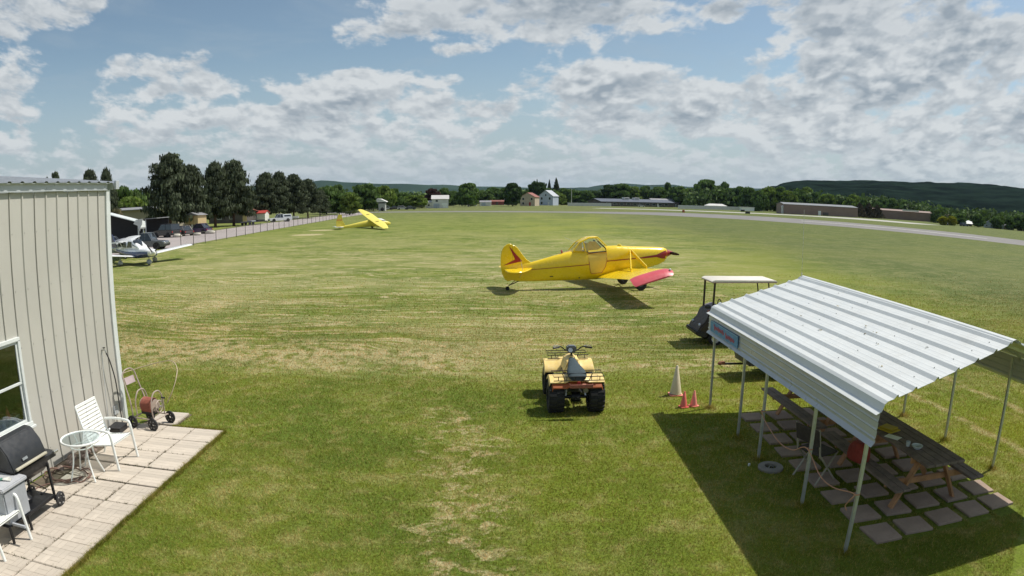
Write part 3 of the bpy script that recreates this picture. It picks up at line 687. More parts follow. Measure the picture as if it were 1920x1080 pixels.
def trunk_mesh(kind):
    if kind not in _tr:
        b = MB(); rng = random.Random(5)
        b.tube([(0,0,-.01),(.003,0,.12),(-.004,.004,.4),(0,0,.86)], [.026,.020,.014,.004], 8)
        for i in range(7):
            a = i*2.4; z = .15+.08*i; b.tube([(0,0,z),(.05*cos(a),.05*sin(a),z+.05),(.12*cos(a),.12*sin(a),z+.10)], [.008,.005,.002], 5)
        _tr[kind] = b.mesh('trunk_mesh', m_bark if kind in 'psc' else m_bark2)
    return _tr[kind]
TREE_NAME = {'p':'pine_tree','g':'broadleaf_tree','y':'broadleaf_tree','r':'maroon_tree','r2':'broadleaf_tree','s':'spruce_tree','c':'cedar_tree','b':'blossom_tree','o':'broadleaf_tree'}
for i, (x, y, h, w, kind, lab) in enumerate(TREES):
    g = {'p':'dark pines along the access road'}.get(kind, 'trees along the far side of the airfield')
    w *= 1.45 if kind == 'p' else 1.3
    t = thing(TREE_NAME[kind], lab, 'tree', (x, y, 0), (i*1.37) % 6.28, g)
    lift = .0
    inst(crown_for(kind, i), 'crown', t, (0,0,0), (0,0,0), (w*1.04, w*1.04, h))
    inst(trunk_mesh(kind if kind in 'psc' else 'g'), 'trunk', t, (0,0,0), (0,0,0), (h, h, h))
def woodland():
    """the mass of foliage behind the trees one can tell apart"""
    rng = random.Random(99); b = MB()
    def belt(a0, a1, r0, r1, h0, h1, n, per, size):
        for i in range(n):
            a = a0+(a1-a0)*(i+rng.random())/n; r = rng.uniform(r0, r1); h = rng.uniform(h0, h1); w = h*rng.uniform(.45, .7)
            for z in (.25, .55, .8):
                ww = w*(1 if z < .7 else .7)
                quad_cloud(b, (r*sin(a), r*cos(a), h*z), (ww, ww, h*.28), per, size, rng)
    belt(-.62, -.42, 230, 300, 6, 9, 60, 16, 1.5)
    belt(-.40, -.05, 420, 520, 7, 10, 90, 15, 1.9)
    belt(-.05, .30, 500, 580, 8, 12, 110, 16, 2.1)
    belt(.28, .60, 430, 560, 10, 14, 140, 18, 2.1)
    belt(.50, .66, 420, 470, 9, 12, 60, 15, 1.8); belt(.66, .95, 330, 430, 6, 9, 80, 15, 1.8)
    belt(.70, .95, 345, 380, 5, 7.5, 60, 13, 1.4)
    o = b.build('far_woodland', mat('far_leaves', (.095,.14,.05), .8, 0, .3, .05, island=.4, transl=.15, spec=.1), smooth=False)
    struct(o, 'stuff', 'far mass of green woodland closing the airfield')
woodland()
# ============================================================ beige hangar on the left
XW = -7.254
def hangar_left():
    t = thing('metal_hangar', 'cream ribbed metal hangar with white corner trim at the left edge', 'building', (XW, 10.3, 0))
    # local frame: x out of the wall, y along it (0 at the corner, negative towards the camera)
    y0, y1 = -9.3, -0.1; win = (-4.35, -2.86, .87, 2.235)
    ribs = [round(7.45-10.3+.311*i, 3) for i in range(-22, 9)]
    def panel(a, b, za, zb):
        m_ = MB(); pts = [(0.0, a)]
        for r in ribs:
            if a+.005 < r-.03 and r+.03 < b-.005: pts += [(0.0, r-.026), (.022, r-.013), (.022, r+.013), (0.0, r+.026)]
            elif abs(r-a) <= .03: pts += [(.022, a+.001), (.022, a+.013), (0.0, a+.026)]
        pts += [(0.0, b-.003)]
        n = len(pts)
        vs = [(p[0], p[1], za) for p in pts]+[(p[0], p[1], zb) for p in pts]
        m_.add(vs, [(i, i+1, n+i+1, n+i) for i in range(n-1)])
        vs = [(-.02, p[1], za) for p in pts]+[(-.02, p[1], zb) for p in pts]
        m_.build('wall_panel', m_siding, t, smooth=False)
    edges = [ribs[0]]+[r for i, r in enumerate(ribs) if i % 3 == 0 and i][:]+[y1]
    for a, b in zip(edges, edges[1:]):
        a2, b2 = a, b
        if b > win[0] and a < win[1]:
            # cut round the window
            if a < win[0]: panel(a, win[0], .02, 4.36)
            lo, hi = max(a, win[0]), min(b, win[1]); panel(lo, hi, .02, win[2]); panel(lo, hi, win[3], 4.36)
            if b > win[1]: panel(win[1], b, .02, 4.36)
        else: panel(a, b, .02, 4.36)
    b = MB(); b.box((-.10, (y0+win[0])/2, 2.18), (.1, win[0]-y0, 4.3)); b.box((-.10, (win[1]-.02)/2, 2.18), (.1, -win[1]-.02, 4.3))
    b.box((-.10, (win[0]+win[1])/2, .42), (.1, win[1]-win[0]-.004, .84)); b.box((-.10, (win[0]+win[1])/2, 3.3), (.1, win[1]-win[0]-.004, 2.05))
    b.build('wall_core', m_dark, t, smooth=False)
    b = MB(); b.box((-4.0, -.02, 2.17), (7.9, .04, 4.3)); b.build('gable_wall', m_siding, t, smooth=False)
    # room behind the window
    b = MB(); b.box((-1.6, -3.6, .8), (2.8, 2.2, .02)); b.box((-3.0, -3.6, 1.6), (.02, 2.2, 2.0)); b.box((-1.6, -2.5, 1.6), (2.8, .02, 2.0)); b.box((-1.6, -4.7, 1.6), (2.8, .02, 2.0)); b.box((-1.6, -3.6, 2.4), (2.8, 2.2, .02))
    b.build('room', mat('dim_room', (.16,.15,.13), .9), t, smooth=False)
    b = MB(); b.box((.012, -.055, 2.19), (.05, .11, 4.38)); b.box((-.02, .012, 2.19), (.11, .03, 4.38)); b.build('corner_trim', m_trim, t, bevel=.004)
    b = MB(); b.box((.03, -4.7, 4.425), (.06, 9.2, .125)); b.build('fascia', m_fascia, t, bevel=.005)
    b = MB(); b.box((.055, -4.7, 4.49), (.11, 9.25, .012)); b.build('drip_edge', m_trim, t)
    # roof sheet: ribs end over the fascia
    b = MB(); pts = []
    for i in range(-1, 31):
        y = -.02-.31*i
        pts += [(y, 4.50), (y-.10, 4.50), (y-.13, 4.522), (y-.18, 4.522), (y-.21, 4.50)]
    n = len(pts); vs = [(.13, y, z) for y, z in pts]+[(-5.0, y, z+.55) for y, z in pts]
    b.add(vs, [(i, i+1, n+i+1, n+i) for i in range(n-1)]); b.build('roof_sheet', m_galv, t, smooth=False)
    b = MB(); b.box((.14, .10, 4.46), (.05, .12, .16)); b.box((-2.4, .06, 4.70), (5.0, .03, .12), (0, .107, 0)); b.build('rake_trim', m_fascia, t, bevel=.004)
    b = MB(); b.box((.012, -.35, .33), (.015, .16, .16)); b.build('flashing_patch', m_fascia, t)
    # screws
    b = MB()
    for z in (.35, 1.2, 2.05, 2.9, 3.75):
        for r in ribs[1:-1]:
            if win[0]-.05 < r+.12 < win[1]+.05 and win[2]-.05 < z < win[3]+.05: continue
            b.box((.003, r+.05, z), (.006, .012, .012))
    struct(b.build('screws', m_bolt, t, smooth=False), 'stuff')
    # window
    w = MB(); ya, yb, za, zb = win; f = .055
    w.box((.012, (ya+yb)/2, zb-f/2), (.06, yb-ya, f)); w.box((.02, (ya+yb)/2, za+f/2), (.09, yb-ya, f))
    w.box((.012, yb-f/2, (za+zb)/2), (.06, f, zb-za-2*f)); w.box((.012, ya+f/2, (za+zb)/2), (.06, f, zb-za-2*f))
    wf = w.build('window', m_trim, t, bevel=.004)
    for k_, (z0, z1, dx) in enumerate(((1.52, zb-f, .0), (za+f, 1.56, -.02))):
        s_ = MB(); s = .04
        s_.box((dx, (ya+yb)/2, z0+s/2+.003), (.03, yb-ya-2*f-.01, s)); s_.box((dx, (ya+yb)/2, z1-s/2-.003), (.03, yb-ya-2*f-.01, s))
        s_.box((dx, yb-f-s/2-.005, (z0+z1)/2), (.03, s, z1-z0-2*s-.01)); s_.box((dx, ya+f+s/2+.005, (z0+z1)/2), (.03, s, z1-z0-2*s-.01))
        s_.build('sash', m_trim, wf, bevel=.003)
        p = MB(); p.box((dx-.002, (ya+yb)/2, (z0+z1)/2), (.005, yb-ya-2*f-2*s+.01, z1-z0-2*s+.01)); p.build('pane', m_glassw, wf, smooth=False)
    b = MB(); b.box((.05, (ya+yb)/2, za-.02), (.10, yb-ya+.06, .035)); b.build('sill', m_trim, wf, bevel=.004)
hangar_left()
# things on the window ledge inside
def cone(name, label, loc, h, r, m_, base=True, bandm=None, group=None, rz=0):
    t = thing(name, label, 'cone', loc, rz, group)
    b = MB(); b.lathe([(r, .02*h/.5+.015), (r*.93, .06*h), (r*.18, h*.985), (r*.12, h), (.0, h)], 20)
    b.build('cone_body', m_, t)
    b = MB(); s = r*1.08; k_ = s*.22
    poly = [(-s+k_,-s),(s-k_,-s),(s,-s+k_),(s,s-k_),(s-k_,s),(-s+k_,s),(-s,s-k_),(-s,-s+k_)]
    b.prism(poly, 0.0, .025, 'z'); b.build('cone_base', m_ if base is True else base, t, bevel=.004)
    return t
cone('traffic_cone', 'small orange cone inside the hangar window, standing on the ledge', (XW-.22, 7.13, .93), .30, .07, m_orange)
def carton(label, loc, d, col, rz=0, lidc=None):
    t = thing('carton', label, 'box', loc, rz, None)
    b = MB(); th = .006
    b.box((0,0,th/2), (d[0], d[1], th)); 
    for s in (-1, 1): b.box((s*(d[0]/2-th/2), 0, d[2]/2), (th, d[1], d[2])); b.box((0, s*(d[1]/2-th/2), d[2]/2), (d[0]-2*th, th, d[2]-.002))
    b.build('carton_walls', col, t, smooth=False)
    b = MB(); b.box((d[0]/2+.001, 0, d[2]*.5), (.002, d[1]*.6, d[2]*.45)); b.build('printed_panel', mat('blue_grey_print', (.16,.17,.28), .6, 0, .4, 30), t)
    return t
mc = mat('pale_cardboard', (.62,.60,.55), .8)
carton('pale open carton beside the orange cone inside the window', (XW-.20, 7.20, .93), (.14, .30, .12), mc, .05)
carton('grey carton nearest the left frame edge inside the window', (XW-.2, 6.83, .93), (.15, .24, .15), mat('grey_cardboard', (.38,.36,.36), .8, 0, .3, 20), -.1)
b = MB(); b.box((XW-.25, 6.7, .915), (.36, 1.35, .03)); tag(b.build('window_ledge', mat('ledge_wood', (.30,.25,.2), .6), None, bevel=.004), 'wooden shelf ledge behind the hangar window', 'shelf')
# ------------------------------------------------------------ patio
def patio():
    t = thing('patio', 'pavement of square cast slabs along the hangar wall', 'patio', (-6.1, 7.3, 0)); t['kind'] = 'structure'; del t['category']
    ox, oy = -6.1, 7.3
    b = MB(); b.box((0, -.6, -.02), (2.26, 6.9, .05)); b.box((-.34, 3.25, -.02), (.76, .85, .05)); b.build('bedding', m_soil, t, smooth=False)
    def slab_mesh(w, d, scored, seed):
        rng = random.Random(seed); m_ = MB(); g = .004; top = .046
        m_.box((0, 0, .018), (w-.012, d-.014, .042))
        if scored:
            nx, ny = 3, 3; cw, ch = (w-.03)/nx, (d-.03)/ny
            for i in range(nx):
                for j in range(ny):
                    cx, cy = -w/2+.015+cw*(i+.5), -d/2+.015+ch*(j+.5)
                    for q in (-1, 1):
                        hh = rng.uniform(0, .0012)
                        if (i+j) % 2: m_.box((cx, cy+q*ch/4, .041+hh), (cw-g, ch/2-g, .008))
                        else: m_.box((cx+q*cw/4, cy, .041+hh), (cw/2-g, ch-g, .008))
        else: 
            for j in range(6): m_.box((0, -d/2+.015+(d-.03)/6*(j+.5), .040), (w-.03, (d-.03)/6-.003, .006))
        return m_.mesh('slab_mesh', m_slab, smooth=False)
    xs = [(-5.295, .59), (-5.895, .60), (-6.50, .60), (-7.03, .44)]; ys = [4.19, 4.80, 5.42, 6.03, 6.645, 7.28, 7.93, 8.59, 9.21, 9.84]
    meshes = {}
    for j, y in enumerate(ys):
        for i, (x, w) in enumerate(xs):
            if i == 3 and 7 < y < 9: continue
            sc = y < 7.7; key = (w, sc)
            if key not in meshes: meshes[key] = slab_mesh(w, .63, sc, 3+len(meshes))
            inst(meshes[key], 'paving_slab', t, (x-ox+random.uniform(-.004,.004), y-oy+random.uniform(-.005,.005), random.uniform(-.004,.004)), (random.uniform(-.006,.006), random.uniform(-.006,.006), random.uniform(-.010,.010)))
    inst(slab_mesh(.62, .72, False, 50), 'paving_slab', t, (-6.42-ox, 10.58-oy, -.003), (0, 0, .02))
    # moss and weeds growing in the joints
    rng = random.Random(4); b = MB()
    for _ in range(900):
        if rng.random() < .55: x = rng.choice([-5.59, -6.195, -6.81])+rng.gauss(0, .010); y = rng.uniform(4.3, 10.1)
        else: x = rng.uniform(-7.1, -5.05); y = rng.choice([4.495, 5.11, 5.725, 6.34, 6.96, 7.605, 8.26, 8.90, 9.525])+rng.gauss(0, .010)
        k_ = (math.sin(x*5.1)+math.sin(y*3.7+x)); 
        if k_ < -.3 and rng.random() < .8: continue
        for _q in range(4):
            a = rng.uniform(0, 6.28); h = rng.uniform(.008, .035); w = .006; dx, dy = rng.gauss(0,.012), rng.gauss(0,.012)
            b.add([(x-ox+dx-w, y-oy+dy, .03), (x-ox+dx+w, y-oy+dy, .03), (x-ox+dx+h*cos(a), y-oy+dy+h*sin(a), .035+h)], [(0,1,2)])
    struct(b.build('joint_weeds', mat('joint_weeds', (.10,.095,.04), .9, 0, .3, 5, island=.5), t, smooth=False), 'stuff')
patio()
# stones and litter along the wall foot
rng = random.Random(12)
spots = [(-7.0,7.95,.09),(-7.08,8.15,.11),(-6.93,8.28,.08),(-7.02,8.45,.12),(-7.10,8.66,.09),(-6.92,8.62,.07),(-7.04,7.72,.08),(-6.98,8.86,.08)]
words = ['first','second','third','fourth','fifth','sixth','seventh','last']
for i, (x, y, r) in enumerate(sorted(spots, key=lambda s: s[1])):
    b = MB(); b.sphere((0,0,r*.55), r, 10, (1, .85, .7)); b.v = [(p[0]+rng.gauss(0,r*.10), p[1]+rng.gauss(0,r*.10), max(0,p[2]+rng.gauss(0,r*.08))) for p in b.v]
    o = b.build('field_stone', m_stone, None, ang=60); o.location = (x, y, .0)
    tag(o, f'brown stone at the hangar wall foot behind the glass table, {words[i]} from the grill side', 'stone', 'stones along the hangar wall foot')
b = MB(); b.box((0,0,.001), (.42, 1.35, .03)); o = b.build('soil_strip', m_soil, None); o.location = (-7.03, 8.25, .005); struct(o, 'structure', 'strip of bare soil at the wall foot')
# ------------------------------------------------------------ black hose from the wall tap, thin pipe, floor box
t = thing('wall_tap', 'dark brass garden tap on the hangar wall near its corner', 'tap', (XW, 9.77, 1.52))
b = MB(); b.cyl((0,0,0), (.07,0,0), .012); b.cyl((.05,0,0), (.05,0,.04), .008); b.tube([(.06,0,0),(.085,0,-.01),(.09,0,-.05)], .013); b.build('tap_body', m_steel, t)
b = MB(); b.cyl((.05,0,.035), (.05,0,.048), .028, n=10); b.build('tap_handle', m_black, t)
b = MB(); b.tube(bez([(XW+.09,9.77,1.47),(XW+.14,9.80,1.30),(XW+.17,9.86,.95),(XW+.17,9.88,.55),(XW+.22,9.82,.18),(XW+.32,9.7,.07)], 8), .012, 8)
tag(b.build('black_hose', m_blackp), 'black hose hanging down the wall from the tap', 'hose')
b = MB(); b.cyl((XW+.03,9.62,.05), (XW+.03,9.72,1.50), .006, n=6); tag(b.build('thin_pipe', m_fascia), 'thin grey pipe running down the wall below the tap', 'pipe')
t = thing('drain_box', 'low black plastic box at the wall foot by the hose reel', 'box', (-7.02, 9.62, .045), .1)
b = MB(); b.box((0,0,.05), (.26,.34,.10)); b.build('box_body', m_blackp, t, bevel=.012); b = MB(); b.box((0,0,.108), (.28,.36,.015)); b.build('box_lid', m_blackp, t, bevel=.005)
# brown hose lying under the table
b = MB(); pts = []
for i in range(60):
    a = i*.21; r = .30+.05*sin(i*.3); pts.append((-6.72+r*1.35*cos(a), 7.55+r*sin(a)*.9, .055+.012*(i % 3)))
b.tube(bez(pts, 3), .011, 7); b.tube(bez([pts[-1], (-6.9,7.0,.055), (-6.85,6.5,.055), (-7.0,6.3,.055)], 6), .011, 7)
tag(b.build('brown_hose', mat('brown_hose', (.14,.075,.055), .6)), 'brown hose coiled loosely on the slabs under the glass table', 'hose')
# ------------------------------------------------------------ white slatted patio chairs
def patio_chair(label, loc, rz):
    """faces +x locally, width along y"""
    t = thing('patio_chair', label, 'chair', loc, rz, 'white patio chairs by the hangar'); hw = .31
    for s in (-1, 1):
        y = s*hw
        f = MB(); f.tube(bez([(.36,y,.0),(.33,y,.30),(.30,y,.57),(.22,y,.625),(.0,y,.635),(-.22,y,.615)], 6), .022, 8); f.build('arm_frame', m_white, t)
        r_ = MB(); r_.tube(bez([(-.36,y,.0),(-.25,y,.28),(-.15,y,.44)], 5), .016, 8); r_.build('rear_leg', m_white, t)
        sr = MB(); sr.tube(bez([(.31,y*.93,.41),(.10,y*.93,.385),(-.14,y*.93,.37),(-.22,y*.93,.50),(-.31,y*.93,.78),(-.37,y*.93,.98)], 6), .015, 8); sr.build('side_rail', m_white, t)
    path = bez([(.31,0,.41),(.10,0,.385),(-.14,0,.37),(-.22,0,.50),(-.31,0,.78),(-.37,0,.98)], 12)
    L_ = [0]
    for a, b_ in zip(path, path[1:]): L_.append(L_[-1]+(b_-a).length)
    sl = None; n = 19; tot = L_[-1]; me = None
    for i in range(n):
        d = tot*(i+.5)/n; k_ = max(j for j in range(len(L_)) if L_[j] <= d); k_ = min(k_, len(path)-2)
        a, c = path[k_], path[k_+1]; u = (d-L_[k_])/max(1e-6, L_[k_+1]-L_[k_]); p = a.lerp(c, u); tg = (c-a).normalized()
        if me is None: m_ = MB(); m_.box((0,0,0), (tot/n*.70, hw*1.86, .008)); me = m_.mesh('slat_mesh', m_white, bevel=.002)
        inst(me, 'slat', t, (p.x, 0, p.z+.012), (0, -math.atan2(tg.z, tg.x), 0))
    for x, z in ((.28,.39),(-.20,.37),(-.365,.975)): b = MB(); b.cyl((x,-hw*.93,z), (x,hw*.93,z), .012); b.build('cross_bar', m_white, t)
    return t
patio_chair('white slatted armchair between the glass table and the hose reel', (-6.32, 8.30, .045), 0.0)
patio_chair('white slatted armchair in front of the grill, cut by the left edge', (-6.30, 5.24, .045), 0.02)
# ------------------------------------------------------------ round glass table
t = thing('side_table', 'round white metal side table with a clear glass top', 'table', (-6.36, 7.62, .045))
b = MB(); pts = arc((0,0,.62), .335, 0, 2*pi, 36, 'xy')[:-1]; b.tube(pts, .019, 8, closed=True); b.build('rim', m_white, t)
b = MB(); b.lathe([(0,.622),(.325,.622),(.325,.630),(0,.630)], 36); b.build('glass_top', m_glass, t)
b = MB(); b.tube(arc((0,0,.50), .17, 0, 2*pi, 24, 'xy')[:-1], .010, 6, closed=True); b.build('ring_brace', m_white, t)
for i in range(4):
    a = pi/4+.25+i*pi/2; b = MB(); c_, s_ = cos(a), sin(a)
    b.tube(bez([(.30*c_,.30*s_,.60),(.19*c_,.19*s_,.50),(.20*c_,.20*s_,.30),(.31*c_,.31*s_,0)], 6), .014, 8); b.build('leg', m_white, t)
# ------------------------------------------------------------ gas grill (faces +x)
t = thing('gas_grill', 'black gas barbecue on a wheeled cart under the hangar window', 'grill', (-6.45, 6.15, .045), 0)
b = MB()
prof = [(-.26,.78),(-.27,.95),(-.21,1.10),(-.08,1.18),(.06,1.17),(.20,1.02),(.27,.84),(.27,.78)]
b.prism(prof, -.38, .40, 'y'); ld = b.build('lid', m_lid, t, bevel=.015, seg=2)
b = MB(); b.box((.265,-.08,.90), (.01,.11,.035), (0,-.36,0)); b.build('badge', m_steel, ld)
b = MB(); b.bar((.30,-.34,.83), (.30,.36,.83), .045, .03); b.build('lid_handle', mat('pale_wood_handle', (.46,.43,.33), .5), ld, bevel=.006)
b = MB(); b.prism([(-.26,.775),(.27,.775),(.26,.64),(.12,.52),(-.12,.50),(-.24,.62)], -.38, .40, 'y'); b.build('firebox', m_black, t, bevel=.01)
b = MB(); b.box((.02,.53,.74), (.42,.22,.035)); b.box((.22,.53,.71), (.03,.22,.08)); b.build('side_shelf', m_lid, t, bevel=.008)
b = MB(); b.box((.30,.56,.775), (.06,.10,.035)); b.build('shelf_hook', m_steel, t, bevel=.008)
for (x, y) in ((.25,-.36),(.25,.38),(-.25,-.36),(-.25,.38)):
    b = MB(); b.bar((x,y,.0 if y < 0 else .10), (x,y,.66), .035, .035); b.build('leg', m_black, t, bevel=.003)
b = MB(); b.box((0,.01,.17), (.50,.76,.025)); b.bar((.25,-.36,.17), (.25,.38,.17), .03, .05); b.bar((-.25,-.36,.17), (-.25,.38,.17), .03, .05); b.build('bottom_shelf', m_black, t, bevel=.003)
b = MB(); b.cyl((-.28,.44,.105), (.28,.44,.105), .01); b.build('axle', m_black, t)
for x in (.30, -.30):
    b = MB(); b.lathe([(.05,-.018),(.09,-.022),(.105,-.012),(.105,.012),(.09,.022),(.05,.018)], 20, 'x'); w_ = b.build('wheel', m_blackp, t); w_.location = (x,.44,.105)
    b = MB(); b.lathe([(0,-.024),(.03,-.026),(.045,-.016),(.045,.016),(.03,.026),(0,.024)], 12, 'x'); b.build('hub', m_blackp, w_)
    b = MB()
    for i in range(5):
        a = i*2*pi/5; b.box((0,.068*cos(a),.068*sin(a)), (.046,.018,.018), (a,0,0))
    b.build('hub_slot', m_chrome, w_)['kind'] = 'stuff'
b = MB(); b.tube(bez([(-.05,.10,.52),(-.02,.2,.42),(.02,.34,.30),(.05,.44,.2),(.04,.3,.19)], 6), .008, 6); b.build('gas_hose', m_blackp, t)
b = MB(); b.lathe([(0,0),(.09,0),(.10,.03),(.10,.06),(.05,.11),(.04,.14),(0,.14)], 16, 'z', (0,0,.19)); b.build('grease_pot', m_black, t)
# grey side bin
t = thing('grey_bin', 'grey plastic lidded bin beside the grill with items on its lid', 'bin', (-6.28, 5.62, .30), 0)
b = MB(); b.prism([(-.20,.0),(.20,.0),(.235,.46),(-.235,.46)], -.27, .22, 'y'); b.build('bin_body', m_greyp, t, bevel=.02, seg=2)
b = MB(); b.box((0,-.025,.485), (.52,.55,.055)); b.build('bin_lid', mat('light_grey_plastic', (.42,.43,.45), .55), t, bevel=.015, seg=2)
b = MB(); b.box((.2,-.22,.02), (.5,.03,.03)); b.build('bin_strap', m_greyp, t)
t = thing('black_stand', 'low black stand carrying the grey bin beside the grill', 'stand', (-6.28, 5.60, .045))
for (x, y) in ((.17,.18),(.17,-.24),(-.17,.18),(-.17,-.24)): b = MB(); b.bar((x,y,0), (x,y,.24), .03, .03); b.build('leg', m_black, t)
b = MB(); b.box((0,-.03,.247), (.42,.5,.012)); b.build('stand_top', m_black, t)
t = thing('work_glove', 'pale crumpled glove with a green cuff on the grey bin', 'glove', (-6.20, 5.60, .815), .4)
b = MB(); b.sphere((0,0,.015), .05, 10, (1,.8,.35)); 
for i in range(4): b.tube([(.03,-.03+.02*i,.012),(.09,-.035+.023*i,.010)], [.010,.008], 6)
b.tube([(.0,.04,.012),(.04,.075,.010)], [.011,.009], 6); b.build('glove_hand', mat('pale_cloth', (.6,.6,.55), .9), t)
b = MB(); b.sphere((-.06,0,.015), .035, 8, (.8,1,.4)); b.build('glove_cuff', mat('green_cloth', (.08,.22,.17), .9), t)
# ------------------------------------------------------------ hose reel cart
t = thing('hose_reel_cart', 'tan tubular hose reel cart wound with terracotta hose', 'hose reel', (-6.53, 10.12, .03), -.12); t.scale = (.93,.93,.95)
def hoop(x): return bez([(x,-.20,.22),(x,-.21,.50),(x,-.12,.68),(x,0,.72),(x,.12,.68),(x,.20,.50),(x,.20,.20)], 6)
for x in (-.20, .22): b = MB(); b.tube(hoop(x), .014, 8); b.build('hoop', m_tan, t)
b = MB(); b.tube(bez([(-.28,-.25,.14),(-.33,-.22,.50),(-.46,-.19,.88),(-.50,-.17,1.02),(-.49,-.08,1.10),(-.48,.08,1.10),(-.46,.18,1.02),(-.40,.19,.85),(-.26,.21,.45),(-.20,.22,.2)], 6), .015, 8); b.build('push_handle', m_tan, t)
b = MB(); b.add([(-.475,-.155,.95),(-.475,.155,.95),(-.43,.155,.82),(-.43,-.155,.82),(-.485,-.155,.95),(-.485,.155,.95),(-.44,.155,.82),(-.44,-.155,.82)], [(0,1,2,3),(7,6,5,4),(0,4,5,1),(1,5,6,2),(2,6,7,3),(3,7,4,0)]); b.build('name_plate', mat('mauve_plate', (.42,.33,.33), .5), t)
b = MB()
for x0, x1 in ((-.22,.24),): 
    for y in (-.22,.22): b.cyl((x0-.12,y,.20), (x1+.06,y,.20), .013)
    b.cyl((-.30,-.22,.2), (-.30,.22,.2), .013); b.cyl((.28,-.22,.2), (.28,.22,.2), .013)
b.build('base_frame', m_tan, t)
b = MB(); b.tube(arc((.26,0,.42), .115, 0, 2*pi, 20, 'yz')[:-1], .013, 7, closed=True)
for i in range(3): a = i*pi/3; b.cyl((.26,-.11*cos(a),.42-.11*sin(a)), (.26,.11*cos(a),.42+.11*sin(a)), .007, n=6)
b.build('reel_guide', m_tan, t)
b = MB(); b.cyl((.27,0,.42), (.34,0,.42), .012); b.bar((.34,0,.42), (.34,.02,.60), .02, .012); b.build('crank', m_steel, t)
b = MB(); b.cyl((.33,.02,.60), (.42,.02,.60), .016); b.build('crank_grip', m_blackp, t)
rl = MB(); rl.lathe([(0,-.17),(.13,-.17),(.13,-.155),(.06,-.15),(.06,.15),(.13,.155),(.13,.17),(0,.17)], 24, 'x', (0,0,.42)); reel = rl.build('reel_drum', m_tan, t)
b = MB()
for layer, rr in ((0,.125),(1,.148)):
    pts = []
    for i in range(12*11+1):
        a = i*2*pi/12; pts.append((-.135+.27*i/(12*11)*(1) , rr*cos(a), .42+rr*sin(a)))
    b.tube(pts, .0125, 6)
b.build('wound_hose', m_hose, reel)
b = MB(); b.box((0,0,.30), (.34,.20,.10)); b.build('tray', m_blackp, t, bevel=.01)
for (x, y) in ((-.30,-.27),(.24,-.27),(-.24,.27),(.30,.27)):
    b = MB(); b.lathe([(.03,-.02),(.10,-.024),(.125,-.014),(.125,.014),(.10,.024),(.03,.02)], 22, 'y'); w_ = b.build('wheel', m_blackp, t); w_.location = (x, y, .125)
    b = MB()
    for i in range(6): a = i*pi/3; b.box((.07*cos(a),0,.07*sin(a)), (.028,.05,.014), (0,-a,0))
    b.build('wheel_spoke', mat('grey_spoke', (.28,.28,.28), .5), w_)['kind'] = 'stuff'
b = MB(); b.tube(bez([(-6.20,10.25,.45),(-6.08,10.30,.66),(-6.02,10.42,.90),(-6.10,10.62,1.05),(-6.35,10.85,1.10),(-6.75,10.95,1.02),(-7.15,10.75,.93),(-7.40,10.5,.85),(-7.6,10.55,.6)], 8), .009, 7)
tag(b.build('garden_hose', m_hosew), 'thin cream hose looping stiffly from the reel round the hangar corner', 'hose')
def sup2(a, b_, z, n=16):
    return [(a*math.copysign(abs(cos(2*pi*i/n))**.6, cos(2*pi*i/n)), b_*math.copysign(abs(sin(2*pi*i/n))**.6, sin(2*pi*i/n)), z) for i in range(n)]
